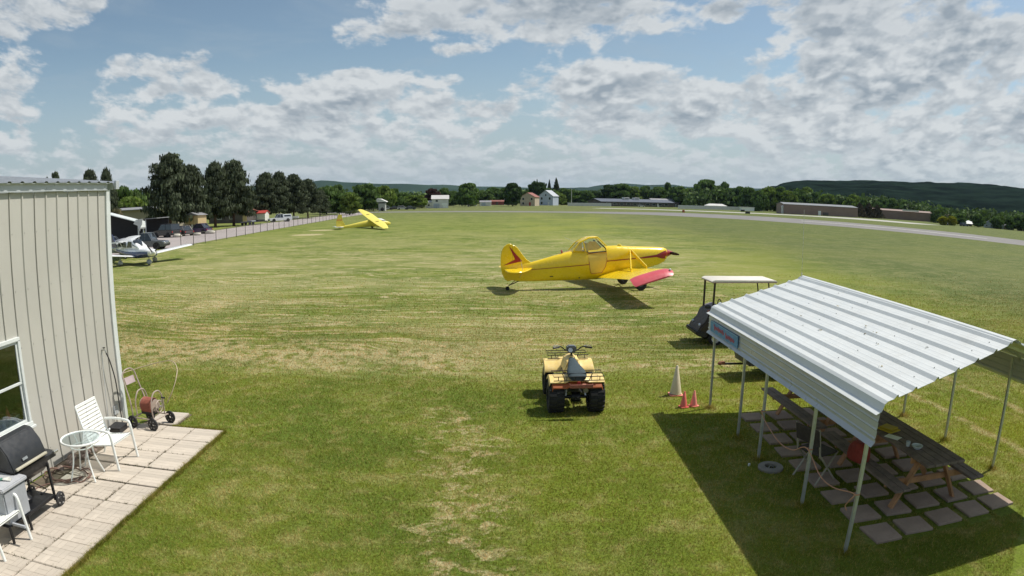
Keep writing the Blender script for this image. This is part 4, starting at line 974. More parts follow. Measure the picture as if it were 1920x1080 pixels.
# ============================================================ carport shelter
def carport():
    t = thing('carport_shelter', 'open-sided metal carport with white ribbed roof over the picnic tables', 'carport', (6.0, 8.83, 0))
    ox, oy = 6.0, 8.83; y0, y1 = 5.68-oy, 11.98-oy; xe, zr, ze = 2.06, 2.585, 1.86
    def prof(u):
        """roof surface height at |x - ridge| = u"""
        if u < 1.84: return zr-(zr-2.045)*(u/1.84)
        return interp([(1.84,2.045),(1.955,2.015),(1.99,1.985),(2.005,1.94),(2.02,1.905),(2.09,1.872)], u)
    ribs = [.06,.31,.62,.93,1.24,1.55,1.80]
    def sheet_pts(a, b_):
        """profile points from u=a to u=b with ribs and fine flutes"""
        pts = [(a, 0.0)]
        st = np.arange(a, b_+1e-6, .0775)
        for r in ribs:
            if a-1e-6 <= r < b_-.03: pts += [(r+.004, 0), (r+.016, .030), (r+.034, .030), (r+.075, 0)]
        base = [(u, 0.0) for u in st if not any(r-.005 <= u <= r+.08 for r in ribs)]
        fl = []
        for u, _ in base:
            if u+.02 < b_ and u > a+.01: fl += [(u, 0), (u+.008, .0018), (u+.02, .0018), (u+.028, 0)]
        pts = sorted(set(pts+fl+[(b_, 0.0)])); return pts
    def roof_sheet(a, b_, side, name='roof_sheet', label=None, ya=y0, yb=y1):
        pts = sheet_pts(a, b_)
        if b_ > 1.9: pts = [p for p in pts if p[0] < 1.93 or p[0] == b_]+[(1.955,0),(1.975,0),(1.99,0),(2.0,0),(2.005,0),(2.012,0),(2.02,0)]; pts = sorted(set(pts))
        n = len(pts); m_ = MB(); vs = []
        for y in (ya, yb):
            for u, dz in pts: vs.append((side*u, y, prof(u)+dz))
        for y in (ya, yb):
            for u, dz in pts: vs.append((side*u*.9995, y, prof(u)+dz-.004))
        fs = [(i, i+1, n+i+1, n+i) for i in range(n-1)]+[(2*n+i, 3*n+i, 3*n+i+1, 2*n+i+1) for i in range(n-1)]
        fs += [(i, 2*n+i, 2*n+i+1, i+1) for i in range(n-1)]+[(n+i, n+i+1, 3*n+i+1, 3*n+i) for i in range(n-1)]
        m_.add(vs, fs); return m_.build(name, m_roofw, t, smooth=False)
    for side in (-1, 1):
        roof_sheet(.058, .622, side); roof_sheet(.619, 1.242, side); roof_sheet(1.239, 2.09, side)
        # skirt under the rounded eave
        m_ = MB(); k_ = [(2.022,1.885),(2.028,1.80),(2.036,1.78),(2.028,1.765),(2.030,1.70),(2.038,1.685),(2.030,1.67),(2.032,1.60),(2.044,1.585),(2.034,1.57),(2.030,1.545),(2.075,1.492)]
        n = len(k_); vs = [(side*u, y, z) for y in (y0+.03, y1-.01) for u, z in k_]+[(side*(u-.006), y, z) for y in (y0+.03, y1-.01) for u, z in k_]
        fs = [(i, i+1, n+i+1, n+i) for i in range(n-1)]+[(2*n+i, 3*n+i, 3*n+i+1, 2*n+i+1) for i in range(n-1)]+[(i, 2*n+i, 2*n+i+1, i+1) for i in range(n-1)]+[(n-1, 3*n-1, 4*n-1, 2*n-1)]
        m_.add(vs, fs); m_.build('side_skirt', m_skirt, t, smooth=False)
    m_ = MB(); m_.add([(-.085,y0-.01,zr-.018),(-.05,y0-.01,zr+.020),(0,y0-.01,zr+.030),(.05,y0-.01,zr+.020),(.085,y0-.01,zr-.018),(-.085,y1+.01,zr-.018),(-.05,y1+.01,zr+.020),(0,y1+.01,zr+.030),(.05,y1+.01,zr+.020),(.085,y1+.01,zr-.018)], [(i,i+1,i+6,i+5) for i in range(4)])
    m_.build('ridge_cap', m_roofw, t, smooth=False)
    # tubular frame
    left = [5.98, 7.34, 9.08, 10.1, 11.77]; right = [6.0, 7.53, 9.0, 10.5, 11.78]
    me = MB().bar((0,0,0), (0,0,1.88), .042, .042).mesh('post_mesh', m_galv, bevel=.003)
    for y in left: inst(me, 'post', t, (-1.955, y-oy, 0), (0, random.uniform(-.004,.004), 0))
    for y in right: inst(me, 'post', t, (1.93, y-oy, 0), (0, random.uniform(-.004,.004), 0))
    bw = MB(); pts = [(-1.965,0,1.86),(-1.94,0,1.93),(-1.80,0,2.0),(0,0,2.525),(1.80,0,2.0),(1.91,0,1.93),(1.93,0,1.86)]
    for a, b_ in zip(pts, pts[1:]): bw.bar(a, b_, .04, .04, (0,1,0))
    bm_ = bw.mesh('bow_mesh', m_galv)
    for y in left: inst(bm_, 'roof_bow', t, (0, y-oy, 0))
    b = MB()
    rr = random.Random(2)
    for y in left:
        for side in (-1, 1):
            for r in (.20,.50,.80,1.1,1.4,1.7): b.cyl((side*r, y-oy, prof(r)+.002), (side*r, y-oy, prof(r)+.010), .008, n=6)
    struct(b.build('roof_screws', m_bolt, t, smooth=False), 'stuff')
    b = MB(); b.cyl((-.05, y1-.02, zr+.02), (-.05, y1-.02, zr+1.35), .004, n=5); b.cyl((-.05, y1-.02, zr), (-.05, y1-.02, zr+.09), .012, n=8); b.build('whip_aerial', m_steel, t)
    b = MB(); b.box((-2.08, 10.55-oy, 1.50), (.03, .10, .03)); b.build('skirt_clip', m_trim, t)
carport()
# dead leaves lying on the roof
b = MB(); rr = random.Random(6)
for (u, y) in ((-.95,7.95),(-.83,8.05),(-1.02,7.83),(-1.12,7.3),(-1.35,8.6),(-.9,7.75),(-1.5,6.6),(-.6,9.4),(-1.65,9.8),(-.8,6.6),(-1.2,9.5)):
    x = 6.0+u; z = 2.585-.54*(abs(u)/1.84)+.008
    for q in range(2):
        s = rr.uniform(.012, .03); a = rr.uniform(0, 6); ox_ = x+rr.gauss(0,.02); oy_ = y+rr.gauss(0,.02)
        b.add([(ox_+s*cos(a), oy_+s*sin(a), z+.004), (ox_-s*sin(a)*.6, oy_+s*cos(a)*.6, z+.012), (ox_-s*cos(a), oy_-s*sin(a), z+.004), (ox_+s*sin(a)*.6, oy_-s*cos(a)*.6, z)], [(0,1,2,3)])
struct(b.build('fallen_leaves', mat('dead_leaf', (.30,.25,.12), .9), smooth=False), 'stuff', 'few dead leaves scattered on the white roof')
# sign on the skirt: the writing is a faded red script too blurred to read, kept as strokes
t = thing('blue_sign', 'faded blue sign with red script on the carport skirt', 'sign', (3.945, 11.0, 1.665))
b = MB(); b.box((0,0,0), (.012, 1.52, .215)); b.build('sign_board', m_signb, t, bevel=.002)
b = MB()
for z in (.098, -.098): b.box((-.008, 0, z), (.004, 1.50, .012))
for y in (.75, -.75): b.box((-.008, y, 0), (.004, .012, .184))
b.build('sign_border', mat('sign_light_blue', (.25,.42,.58), .5), t)
b = MB(); rr = random.Random(21); xs_ = []
def script(y_start, n, w, zc):
    pts = []
    for i in range(n*6+1):
        u = i/6; amp = .052 if int(u) in (0,) else (.03 if int(u) % 3 else .042)
        pts.append((-.010, y_start-w*u, zc+amp*sin(2*pi*u+.4)))
    b.tube(bez(pts, 2), .0075, 6)
script(.55, 7, .083, .012); script(-.12, 6, .080, -.016)
b.build('lettering', m_signr, t)
# ------------------------------------------------------------ stones under the shelter
t = thing('stone_floor', 'grid of brown square stones set in grass under the carport', 'floor', (5.9, 8.7, 0)); t['kind'] = 'structure'; del t['category']
rr = random.Random(8); mes = []
for i in range(4):
    s = .225; pl = [(-s+rr.uniform(0,.03),-s+rr.uniform(0,.02)),(s-rr.uniform(0,.03),-s+rr.uniform(0,.02)),(s-rr.uniform(0,.02),s-rr.uniform(0,.03)),(-s+rr.uniform(0,.02),s-rr.uniform(0,.03))]
    mes.append(MB().prism(pl, -.02, .035, 'z').mesh('stone_mesh', m_slab2, bevel=.006))
for j in range(10):
    for i in range(5):
        x = 4.42+.585*(i+.5)+rr.uniform(-.02,.02)+(.03 if j < 2 else 0); y = 5.98+.60*(j+.5)-.02+rr.uniform(-.025,.025)+.05*i*(1 if j == 0 else .6)
        if y > 11.5 or (j == 9): continue
        inst(mes[rr.randrange(4)], 'paving_stone', t, (x-5.9, y-8.7, rr.uniform(-.006,.006)), (rr.uniform(-.02,.02), rr.uniform(-.02,.02), rr.uniform(-.05,.05)), (rr.uniform(.95,1.10), rr.uniform(.95,1.08), 1))
# ------------------------------------------------------------ picnic tables
def picnic(label, loc, rz=0.0):
    t = thing('picnic_table', label, 'picnic table', loc, rz, 'picnic tables under the carport'); L_ = 2.38
    for i in range(5): b = MB(); b.box((-.29+.145*i, 0, .735), (.136, L_+random.uniform(-.01,.01), .038)); b.build('top_plank', m_wood, t, bevel=.005)
    for s in (-1, 1):
        for q in (0, 1): b = MB(); b.box((s*(.665+.135*q)-s*.03, 0, .435), (.127, L_, .038)); b.build('seat_plank', m_wood, t, bevel=.005)
    for y in (-.82, .82):
        for s in (-1, 1): b = MB(); b.bar((s*.20, y, .715), (s*.60, y, 0.0), .038, .10, (0,1,0)); b.build('leg', m_wood2, t, bevel=.004)
        b = MB(); b.box((0, y+(.042 if y < 0 else -.042), .375), (1.50, .038, .09)); b.build('seat_bearer', m_wood2, t, bevel=.004)
        b = MB(); b.box((0, y+(.042 if y < 0 else -.042), .672), (.70, .038, .085)); b.build('top_bearer', m_wood2, t, bevel=.004)
        b = MB(); b.bar((0, y+(.08 if y < 0 else -.08), .42), (0, .28*(1 if y > 0 else -1), .70), .09, .038, (1,0,0)); b.build('diagonal_brace', m_wood2, t, bevel=.004)
    return t
picnic('weathered picnic table at the near end under the carport', (5.86, 7.68, .02))
picnic('weathered picnic table at the far end under the carport', (5.84, 10.28, .02), .01)
t = thing('mustard_cushion', 'mustard yellow folded cloth on the near picnic table', 'cloth', (5.74, 7.92, .776), .3)
b = MB(); b.box((0,0,.012), (.26,.30,.022)); b.box((.02,.02,.034), (.22,.24,.018), (0,0,.12)); b.build('folded_cloth', m_yfab, t, bevel=.008)
t = thing('glass_dish', 'clear glass bowl on the near picnic table', 'bowl', (5.73, 7.10, .776))
b = MB(); b.lathe([(0,.0),(.05,0),(.085,.035),(.09,.05),(.082,.05),(.078,.036),(.045,.01),(0,.01)], 20); b.build('bowl_shell', mat('pale_glass', (.55,.6,.6), .15), t)
t = thing('glass_cup', 'small clear cup beside the glass bowl', 'cup', (5.65, 7.23, .776))
b = MB(); b.lathe([(0,0),(.03,0),(.036,.07),(.032,.07),(.027,.008),(0,.008)], 14); b.build('cup_shell', mat('pale_glass', (.55,.6,.6), .15), t)
t = thing('paper_sheet', 'white sheet of paper lying beside the mustard cloth', 'paper', (5.63, 7.62, .776), .5)
b = MB(); b.box((0,0,.002), (.16,.24,.003)); b.build('paper_leaf', m_white, t)
m_canv = mat('dark_canvas', (.05,.04,.035), .85, 0, .2, 12)
t = thing('red_bag', 'dull red cloth bag standing on the left bench under the carport edge', 'bag', (5.08, 7.68, .456), .2)
b = MB(); b.loft([sup2(.12,.18,0), sup2(.13,.19,.08), sup2(.12,.17,.20), sup2(.07,.11,.27)]); b.build('bag_body', m_redfab, t, bevel=.01)
b = MB(); b.tube(bez([(0,-.08,.26),(0,-.05,.34),(0,.05,.34),(0,.08,.26)], 5), .008, 6); b.build('bag_handle', m_redfab, t)
# folding chair with red canvas between the posts and the bench
t = thing('folding_chair', 'folding chair with dark canvas and pale legs beside the picnic bench', 'chair', (4.62, 8.15, .03), .35)
for s in (-1, 1):
    b = MB(); b.bar((-.22, s*.24, 0), (.20, s*.24, .46), .022, .022); b.bar((.22, s*.24, 0), (-.20, s*.24, .46), .022, .022); b.build('crossed_leg', mat('dull_chair_leg', (.34,.31,.24), .6), t)
    b = MB(); b.bar((-.20, s*.24, .44), (-.30, s*.24, .88), .022, .022); b.build('back_post', mat('dull_chair_leg', (.34,.31,.24), .6), t)
b = MB(); b.box((0, 0, .455), (.42, .50, .02)); b.build('canvas_seat', m_canv, t, bevel=.006)
b = MB(); b.box((-.275, 0, .74), (.02, .50, .26), (0, -.22, 0)); b.build('canvas_back', m_canv, t, bevel=.006)
# rope slung between three posts
b = MB(); px = 4.0
b.tube(bez([(px,9.08,.82),(px,8.84,.71),(px,8.29,.60),(px,7.8,.66),(px,7.37,.85),(px,6.9,.66),(px,6.5,.66),(px,6.0,.80),(px-.03,6.02,.70),(px-.02,6.10,.60),(px,6.08,.54)], 8), .008, 6)
for y, z in ((9.08,.82),(7.34,.85),(5.98,.80)): b.tube(arc((4.035,y,z), .036, 0, 2*pi, 12, 'xy')[:-1], .008, 6, closed=True)
tag(b.build('rope', m_rope), 'thin orange rope slung between three carport posts', 'rope')
# round ring in the grass
t = thing('round_drain', 'round concrete ring with a dark centre in the shaded grass', 'drain', (4.10, 8.67, 0))
b = MB(); b.lathe([(.10,.015),(.10,.05),(.19,.05),(.205,.035),(.205,-.02),(.10,-.02),(.10,.015)], 28); b.build('concrete_ring', m_conc, t)
b = MB(); b.lathe([(0,.012),(.098,.012),(.098,-.01),(0,-.01)], 20); b.build('dark_pit', m_dark, t)
b = MB(); b.tube([(-.05,-.02,.02),(.0,.02,.045),(.06,.01,.02)], .008, 6); b.build('lifting_handle', m_steel, t)
b = MB(); b.cyl((3.80,8.85,0), (3.80,8.85,.035), .02, n=10); tag(b.build('pale_cap', m_trim), 'tiny pale pipe cap in the grass beside the round drain', 'cap')
# ------------------------------------------------------------ cones
cone('marker_cone', 'tall faded cream cone with a pink base, tallest of the three', (3.58, 12.72, .0), .64, .135, m_cream, m_pink, group='cones beside the carport')
cone('traffic_cone', 'small orange-pink cone between the tall cream cone and the other small one', (3.53, 11.88, .0), .33, .082, mat('orange_pink', (.80,.17,.14), .5, 0, .1, 8), group='cones beside the carport', rz=.2)
cone('traffic_cone', 'small paler pink cone nearest the carport post', (3.75, 11.92, .0), .33, .082, m_pink, group='cones beside the carport', rz=.5)
# ------------------------------------------------------------ quad bike (nose to +y)
def quad():
    t = thing('quad_bike', 'yellow four-wheeled quad bike parked on the lawn, seen from behind', 'quad bike', (1.37, 11.55, 0), .04)
    for s in (-1, 1):
        wheel(t, (s*.385, .30, .30), .30, .29, m_blackp, m_rubber, 'x', .5, 26, 18)
        wheel(t, (s*.40, 1.50, .27), .27, .20, m_blackp, m_rubber, 'x', .5, 26, 18)
    b = MB(); b.cyl((-.38,.30,.285), (.38,.30,.285), .035); b.cyl((-.08,.30,.285), (.08,.30,.285), .10, n=16); b.build('axle', m_black, t)
    b = MB(); b.cyl((-.38,1.5,.27), (.38,1.5,.27), .025); b.build('axle', m_black, t)
    b = MB()
    for s in (-1, 1): b.tube(bez([(s*.16,.1,.62),(s*.17,.5,.60),(s*.17,1.0,.62),(s*.15,1.5,.58)], 4), .018, 7); b.tube(bez([(s*.16,.2,.60),(s*.17,.5,.28),(s*.17,1.1,.28),(s*.15,1.5,.34)], 4), .018, 7)
    b.build('frame', m_black, t)
    b = MB(); b.box((0,.85,.42), (.26,.42,.30)); b.cyl((-.15,.85,.48), (.15,.85,.48), .12, n=14); b.cyl((.0,.75,.5), (.0,1.0,.62), .07, n=12); b.build('engine', mat('engine_metal', (.16,.16,.15), .45, .5), t, bevel=.01)
    b = MB(); b.tube(bez([(.12,.9,.40),(.20,.6,.44),(.17,.25,.46),(.16,.02,.46)], 5), [.025]*6+[.055]*10, 10) if False else b.tube([(.14,.8,.42),(.17,.45,.45),(.17,.40,.46),(.16,.06,.47)], [.022,.025,.055,.05], 10); b.build('exhaust', mat('dull_muffler', (.22,.20,.17), .5, .6), t)
    b = MB()
    for s in (-1, 1): b = MB(); b.cyl((s*.20,.30,.30), (s*.15,.42,.62), .035, n=10); b.build('shock_absorber', m_steel, t)
    # rear fender: a curved shell over both wheels
    def fender(name, cy, r, z0, w0, w1, a0, a1, col, lip=.0):
        n = 10; m_ = MB(); rings = []
        us = [-1,-.96,-.62,-.42,-.30,.30,.42,.62,.96,1]
        for i in range(n+1):
            a = a0+(a1-a0)*i/n; row = []
            for u in us:
                dip = .0 if abs(u) > .42 else -.0
                edge = -.055 if abs(u) > .99 else 0
                row.append((u*w1, cy+r*cos(a), z0+r*.92*sin(a)+edge+(.03 if abs(u) < .35 else 0)))
            rings.append(row)
        vs = [v for r_ in rings for v in r_]; k_ = len(us)
        top = len(vs); vs += [(v[0]*.985, v[1], v[2]-.014) for v in vs]
        fs = []
        for i in range(n):
            for j in range(k_-1):
                a = i*k_+j; fs.append((a, a+1, a+k_+1, a+k_)); fs.append((top+a, top+a+k_, top+a+k_+1, top+a+1))
        for j in range(k_-1): fs.append((j, top+j, top+j+1, j+1)); a = n*k_+j; fs.append((a, a+1, top+a+1, top+a))
        for i in range(n): a = i*k_; fs.append((a, a+k_, top+a+k_, top+a)); a = i*k_+k_-1; fs.append((a, top+a, top+a+k_, a+k_))
        m_.add(vs, fs); return m_.build(name, col, t, ang=50)
    fender('rear_fender', .34, .40, .335, .5, .535, R(128), R(52), m_atvy)
    fender('rear_mudguard', .34, .385, .315, .5, .48, R(142), R(122), m_atvo)
    fender('front_fender', 1.52, .40, .36, .5, .52, R(150), R(35), m_atvy)
    # tank, side panels and seat
    b = MB()
    rings = []
    for y, zc, hw, hh in ((.62,.66,.13,.06),(.80,.74,.17,.12),(1.0,.80,.16,.14),(1.20,.80,.13,.12),(1.34,.76,.08,.06)):
        rings.append([(hw*cos(a), y, zc+hh*sin(a)) for a in [2*pi*i/14 for i in range(14)]])
    b.loft(rings); b.build('fuel_tank', m_atvy, t)
    b = MB(); rings = []
    for y, z, hw, hh in ((.04,.72,.15,.04),(.14,.745,.18,.06),(.35,.77,.17,.075),(.60,.79,.12,.075),(.80,.83,.085,.06),(.96,.87,.06,.04),(1.02,.88,.04,.02)):
        rings.append([(hw*abs(cos(a))**.6*(1 if cos(a) > 0 else -1), y, z+hh*abs(sin(a))**.7*(1 if sin(a) > 0 else -1)) for a in [2*pi*i/18 for i in range(18)]])
    b.loft(rings); b.build('seat', m_seat, t)
    b = MB()
    for s in (-1, 1): b.add([(s*.11,.75,.86),(s*.13,1.15,.90),(s*.20,1.10,.72),(s*.19,.70,.66),(s*.09,.75,.86),(s*.11,1.15,.89),(s*.17,1.10,.71),(s*.17,.70,.65)], [(0,1,2,3),(7,6,5,4),(0,4,5,1),(1,5,6,2),(2,6,7,3),(3,7,4,0)])
    b.build('side_panel', m_atvy, t, bevel=.01)
    def rack(y0, y1, z, hw, name):
        r_ = MB(); q = .009
        r_.tube([(-hw,y0,z),(hw,y0,z),(hw,y1,z),(-hw,y1,z)], q, 7, closed=True)
        r_.tube([(-hw,y0,z-.075),(hw,y0,z-.075)], q, 7)
        for x in np.linspace(-hw*.82, hw*.82, 6): r_.cyl((x,y0,z), (x,y0,z-.075), .008, n=6)
        for y in ((y0+y1)/2,): r_.cyl((-hw,y,z), (hw,y,z), .009, n=6)
        for s in (-1, 1): r_.cyl((s*hw*.6,(y0+y1)/2,z), (s*hw*.45,(y0+y1)/2+.02,z-.2), q, n=6)
        return r_.build(name, m_black, t)
    rack(-.10, .34, .79, .47, 'rear_rack'); rack(1.46, 1.86, .82, .42, 'front_rack')
    b = MB(); b.box((.04,-.12,.60), (.42,.10,.035)); b.box((.04,-.165,.62), (.42,.012,.07)); b.box((-.17,-.12,.62), (.012,.10,.07)); b.box((.25,-.12,.62), (.012,.10,.07)); b.build('rear_tray', m_redrack, t, bevel=.012)
    b = MB(); b.box((.0,-.085,.665), (.06,.03,.05)); b.build('tail_light', mat('tail_red', (.35,.03,.03), .3), t, bevel=.008)
    b = MB(); b.cyl((0,1.02,.86), (0,.94,1.05), .022); b.tube(bez([(-.37,.82,1.12),(-.22,.92,1.12),(-.12,.98,1.04),(0,.98,1.03),(.12,.98,1.04),(.22,.92,1.12),(.37,.82,1.12)], 5), .012, 8); hb = b.build('handlebar', m_black, t)
    for s in (-1, 1):
        b = MB(); b.cyl((s*.26,.885,1.12), (s*.385,.81,1.12), .019, n=10); b.build('grip', m_blackp, hb)
        b = MB(); b.tube([(s*.24,.93,1.13),(s*.30,.96,1.135),(s*.38,.90,1.13)], .007, 6); b.build('brake_lever', m_steel, hb)
    b = MB(); b.prism([(-.09,1.00),(.09,1.00),(.11,1.07),(.08,1.13),(-.08,1.13),(-.11,1.07)], .92, 1.08, 'y'); b.build('headlight_pod', mat('pod_grey', (.10,.11,.12), .35), t, bevel=.02, seg=2)
    b = MB(); b.cyl((-.03,.915,1.05), (-.03,.90,1.055), .045, n=14); b.build('gauge', m_steel, t)
    for s in (-1, 1): b = MB(); b.box((s*.30,.92,.30), (.20,.34,.025)); b.build('foot_rest', m_black, t, bevel=.005)
    b = MB(); b.box((0,.02,.33), (.10,.10,.012)); b.cyl((0,-.02,.34), (0,-.02,.37), .02); b.build('hitch', m_black, t)
quad()
# ------------------------------------------------------------ golf cart (nose to -x)
def cart():
    t = thing('golf_cart', 'dark golf cart with a cream roof parked behind the carport', 'golf cart', (6.66, 17.75, 0), 0)
    rs = MB(); rs.prism([(-.92,1.80),(-.87,1.775),(1.10,1.79),(1.14,1.815),(1.08,1.855),(-.84,1.855)], -.53, .53, 'y'); rs.build('roof', m_cartr, t, bevel=.02, seg=2)
    b = MB(); b.prism([(-.90,1.775),(1.11,1.785),(1.11,1.80),(-.90,1.79)], -.535, .535, 'y'); b.build('roof_edge', mat('pink_edge', (.50,.28,.24), .6), t)
    for s in (-1, 1):
        b = MB(); b.bar((-.80, s*.46, 1.79), (-.83, s*.44, .80), .055, .05); b.build('front_post', m_cartb, t, bevel=.006)
        b = MB(); b.bar((.86, s*.46, 1.79), (1.02, s*.44, .80), .03, .03); b.build('rear_post', m_cartb, t)
    b = MB(); b.prism([(-.62,1.02),(-.78,1.04),(-.93,.92),(-1.02,.70),(-1.20,.52),(-1.27,.36),(-1.20,.28),(-.50,.28),(-.50,.60)], -.52, .52, 'y'); b.build('front_cowl', m_cartb, t, bevel=.05, seg=3)
    b = MB(); b.prism([(-1.33,.42),(-1.30,.30),(-1.05,.22),(-.95,.28),(-1.12,.42)], -.56, .56, 'y'); b.build('bumper', m_blackp, t, bevel=.03, seg=2)
    b = MB(); b.prism([(-.55,.28),(.0,.28),(.05,.60),(1.05,.62),(1.15,.50),(1.12,.30),(.8,.24),(-.5,.24)], -.50, .50, 'y'); b.build('body', m_cartb, t, bevel=.03, seg=2)
    b = MB(); b.box((.30,0,.68), (.52,.98,.13)); b.build('seat', mat('grey_mauve_vinyl', (.22,.19,.20), .5), t, bevel=.03, seg=2)
    b = MB(); b.box((.60,0,.95), (.12,.98,.34), (0,.15,0)); b.build('backrest', mat('grey_mauve_vinyl', (.22,.19,.20), .5), t, bevel=.03, seg=2)
    b = MB(); b.tube([(-.42,-.22,1.03+0),(-.42,-.22,1.03)], .01, 6) if False else b.tube(arc((-.40,.22,1.04), .17, 0, 2*pi, 20, 'yz')[:-1], .014, 7, closed=True); b.cyl((-.70,.22,.80), (-.40,.22,1.04), .02); b.build('steering_wheel', m_blackp, t)
    b = MB(); b.prism([(-.82,1.02),(-.55,1.10),(-.48,1.0),(-.55,.86),(-.80,.86)], -.50, .50, 'y'); b.build('dashboard', mat('mauve_grey_dash', (.24,.21,.23), .6, 0, .3, 12), t, bevel=.03)
    b = MB(); b.sphere((-1.02,-.58,1.12), .09, 12, (1.1,.5,.6)); b.cyl((-1.0,-.56,1.10), (-.80,-.46,1.02), .012); b.build('mirror', m_blackp, t)
    b = MB(); b.box((-.95,-.48,.95), (.06,.10,.12)); b.build('turn_lamp', mat('brown_red', (.28,.07,.04), .5), t, bevel=.01)
    b = MB(); b.prism([(1.10,.34),(1.45,.34),(1.45,.50),(1.10,.50)], -.42, .42, 'y'); b.build('bag_well', m_cartb, t, bevel=.02)
    for x in (-.72, .85):
        for s in (-1, 1): wheel(t, (x, s*.47, .21), .21, .17, m_chrome, m_rubber, 'y', .62, 22)
    for s in (-1, 1): b = MB(); b.cyl((-1.19, s*.34, .55), (-1.14, s*.34, .57), .05, n=14); b.build('headlight', m_chrome, t)
cart()
# ------------------------------------------------------------ small dark tipping trailer
t = thing('garden_trailer', 'small dark steel tipping trailer behind the carport posts', 'trailer', (6.25, 14.05, 0), .06)
b = MB(); fl = [(-.70,.34),(.75,.34),(.80,.72),(-.80,.72)]
for s in (-1, 1): b.prism(fl, s*.42-.01, s*.42+.01, 'y')
b.box((0,0,.35), (1.42,.84,.02)); b.box((-.75,0,.53), (.02,.82,.39), (0,-.26,0)); b.box((.775,0,.53), (.02,.82,.39), (0,.13,0)); b.build('tub', mat('dark_grey_steel', (.06,.06,.065), .5, .3, .2, 4), t)
b = MB(); b.bar((-.65,0,.30), (-1.25,0,.32), .05, .04); b.bar((-.65,0,.30), (.5,0,.30), .05, .05); b.build('drawbar', m_black, t)
b = MB(); b.sphere((-1.28,0,.33), .06, 10, (1,.8,.8)); b.box((-1.22,0,.34), (.12,.06,.06)); b.build('hitch', mat('rusty_hitch', (.22,.08,.05), .8), t)
for s in (-1, 1): wheel(t, (.12, s*.50, .20), .20, .12, mat('grey_rim', (.20,.20,.21), .5), m_rubber, 'y', .55, 20)
b = MB(); b.cyl((.12,-.5,.2), (.12,.5,.2), .02); b.build('axle', m_black, t)
# ============================================================ aircraft
def sup(cy, cz, hw, hh, n=20, e=.8, x=0.0):
    out = []
    for i in range(n):
        a = 2*pi*i/n; c_, s_ = cos(a), sin(a)
        out.append((x, cy+hw*math.copysign(abs(c_)**e, c_), cz+hh*math.copysign(abs(s_)**e, s_)))
    return out
def body(secs, n=20, e=.8):
    """secs: (x, bottom, top, half width)"""
    m_ = MB(); m_.loft([sup(0, (b+t)/2, hw, (t-b)/2, n, e, x) for x, b, t, hw in secs]); return m_
def side_at(secs, x, z, e=.8):
    for s0, s1 in zip(secs, secs[1:]):
        if s0[0] <= x <= s1[0]:
            u = (x-s0[0])/(s1[0]-s0[0]); b, t, hw = [s0[i]+(s1[i]-s0[i])*u for i in (1,2,3)]
            cz, hh = (b+t)/2, (t-b)/2; q = min(1, abs((z-cz)/hh)); return hw*(max(0, 1-q**(2/e)))**(e/2)
    return 0
def strip(secs, top, bot, off, name, m_, parent, n=26, e=.8, z_is_curve=True):
    """a painted band on both flanks of a body: thin raised skin between two z curves"""
    for s in (-1, 1):
        m2 = MB(); vs = []
        x0, x1 = top[0][0], top[-1][0]
        for i in range(n+1):
            x = x0+(x1-x0)*i/n; zt, zb = interp(top, x), interp(bot, x)
            for k_ in range(4):
                z = zt+(zb-zt)*k_/3; vs.append((x, s*(side_at(secs, x, z, e)+off), z))
        fs = [(i*4+k_, i*4+k_+1, i*4+k_+5, i*4+k_+4) for i in range(n) for k_ in range(3)]
        m2.add(vs, fs); m2.build(name, m_, parent)
def wing(stations, th=.12, n=9):
    """stations: (y, xLE, zLE, xTE, zTE, thickness factor)"""
    m_ = MB(); rings = []
    for y, xl, zl, xt, zt, tf in stations:
        c = math.hypot(xl-xt, zl-zt); ring = []
        for i in range(n):
            u = i/(n-1); t = th*c*tf*2.6*(math.sqrt(max(0,u))*.55-u*.55*.62-.0+.0)*(1-u)**.35 if 0 < u < 1 else 0
            ring.append((xl+(xt-xl)*u, y, zl+(zt-zl)*u+t))
        for i in range(n-2, 0, -1):
            u = i/(n-1); t = th*c*tf*.5*math.sqrt(u)*(1-u)
            ring.append((xl+(xt-xl)*u, y, zl+(zt-zl)*u-t))
        rings.append(ring)
    m_.loft(rings); return m_
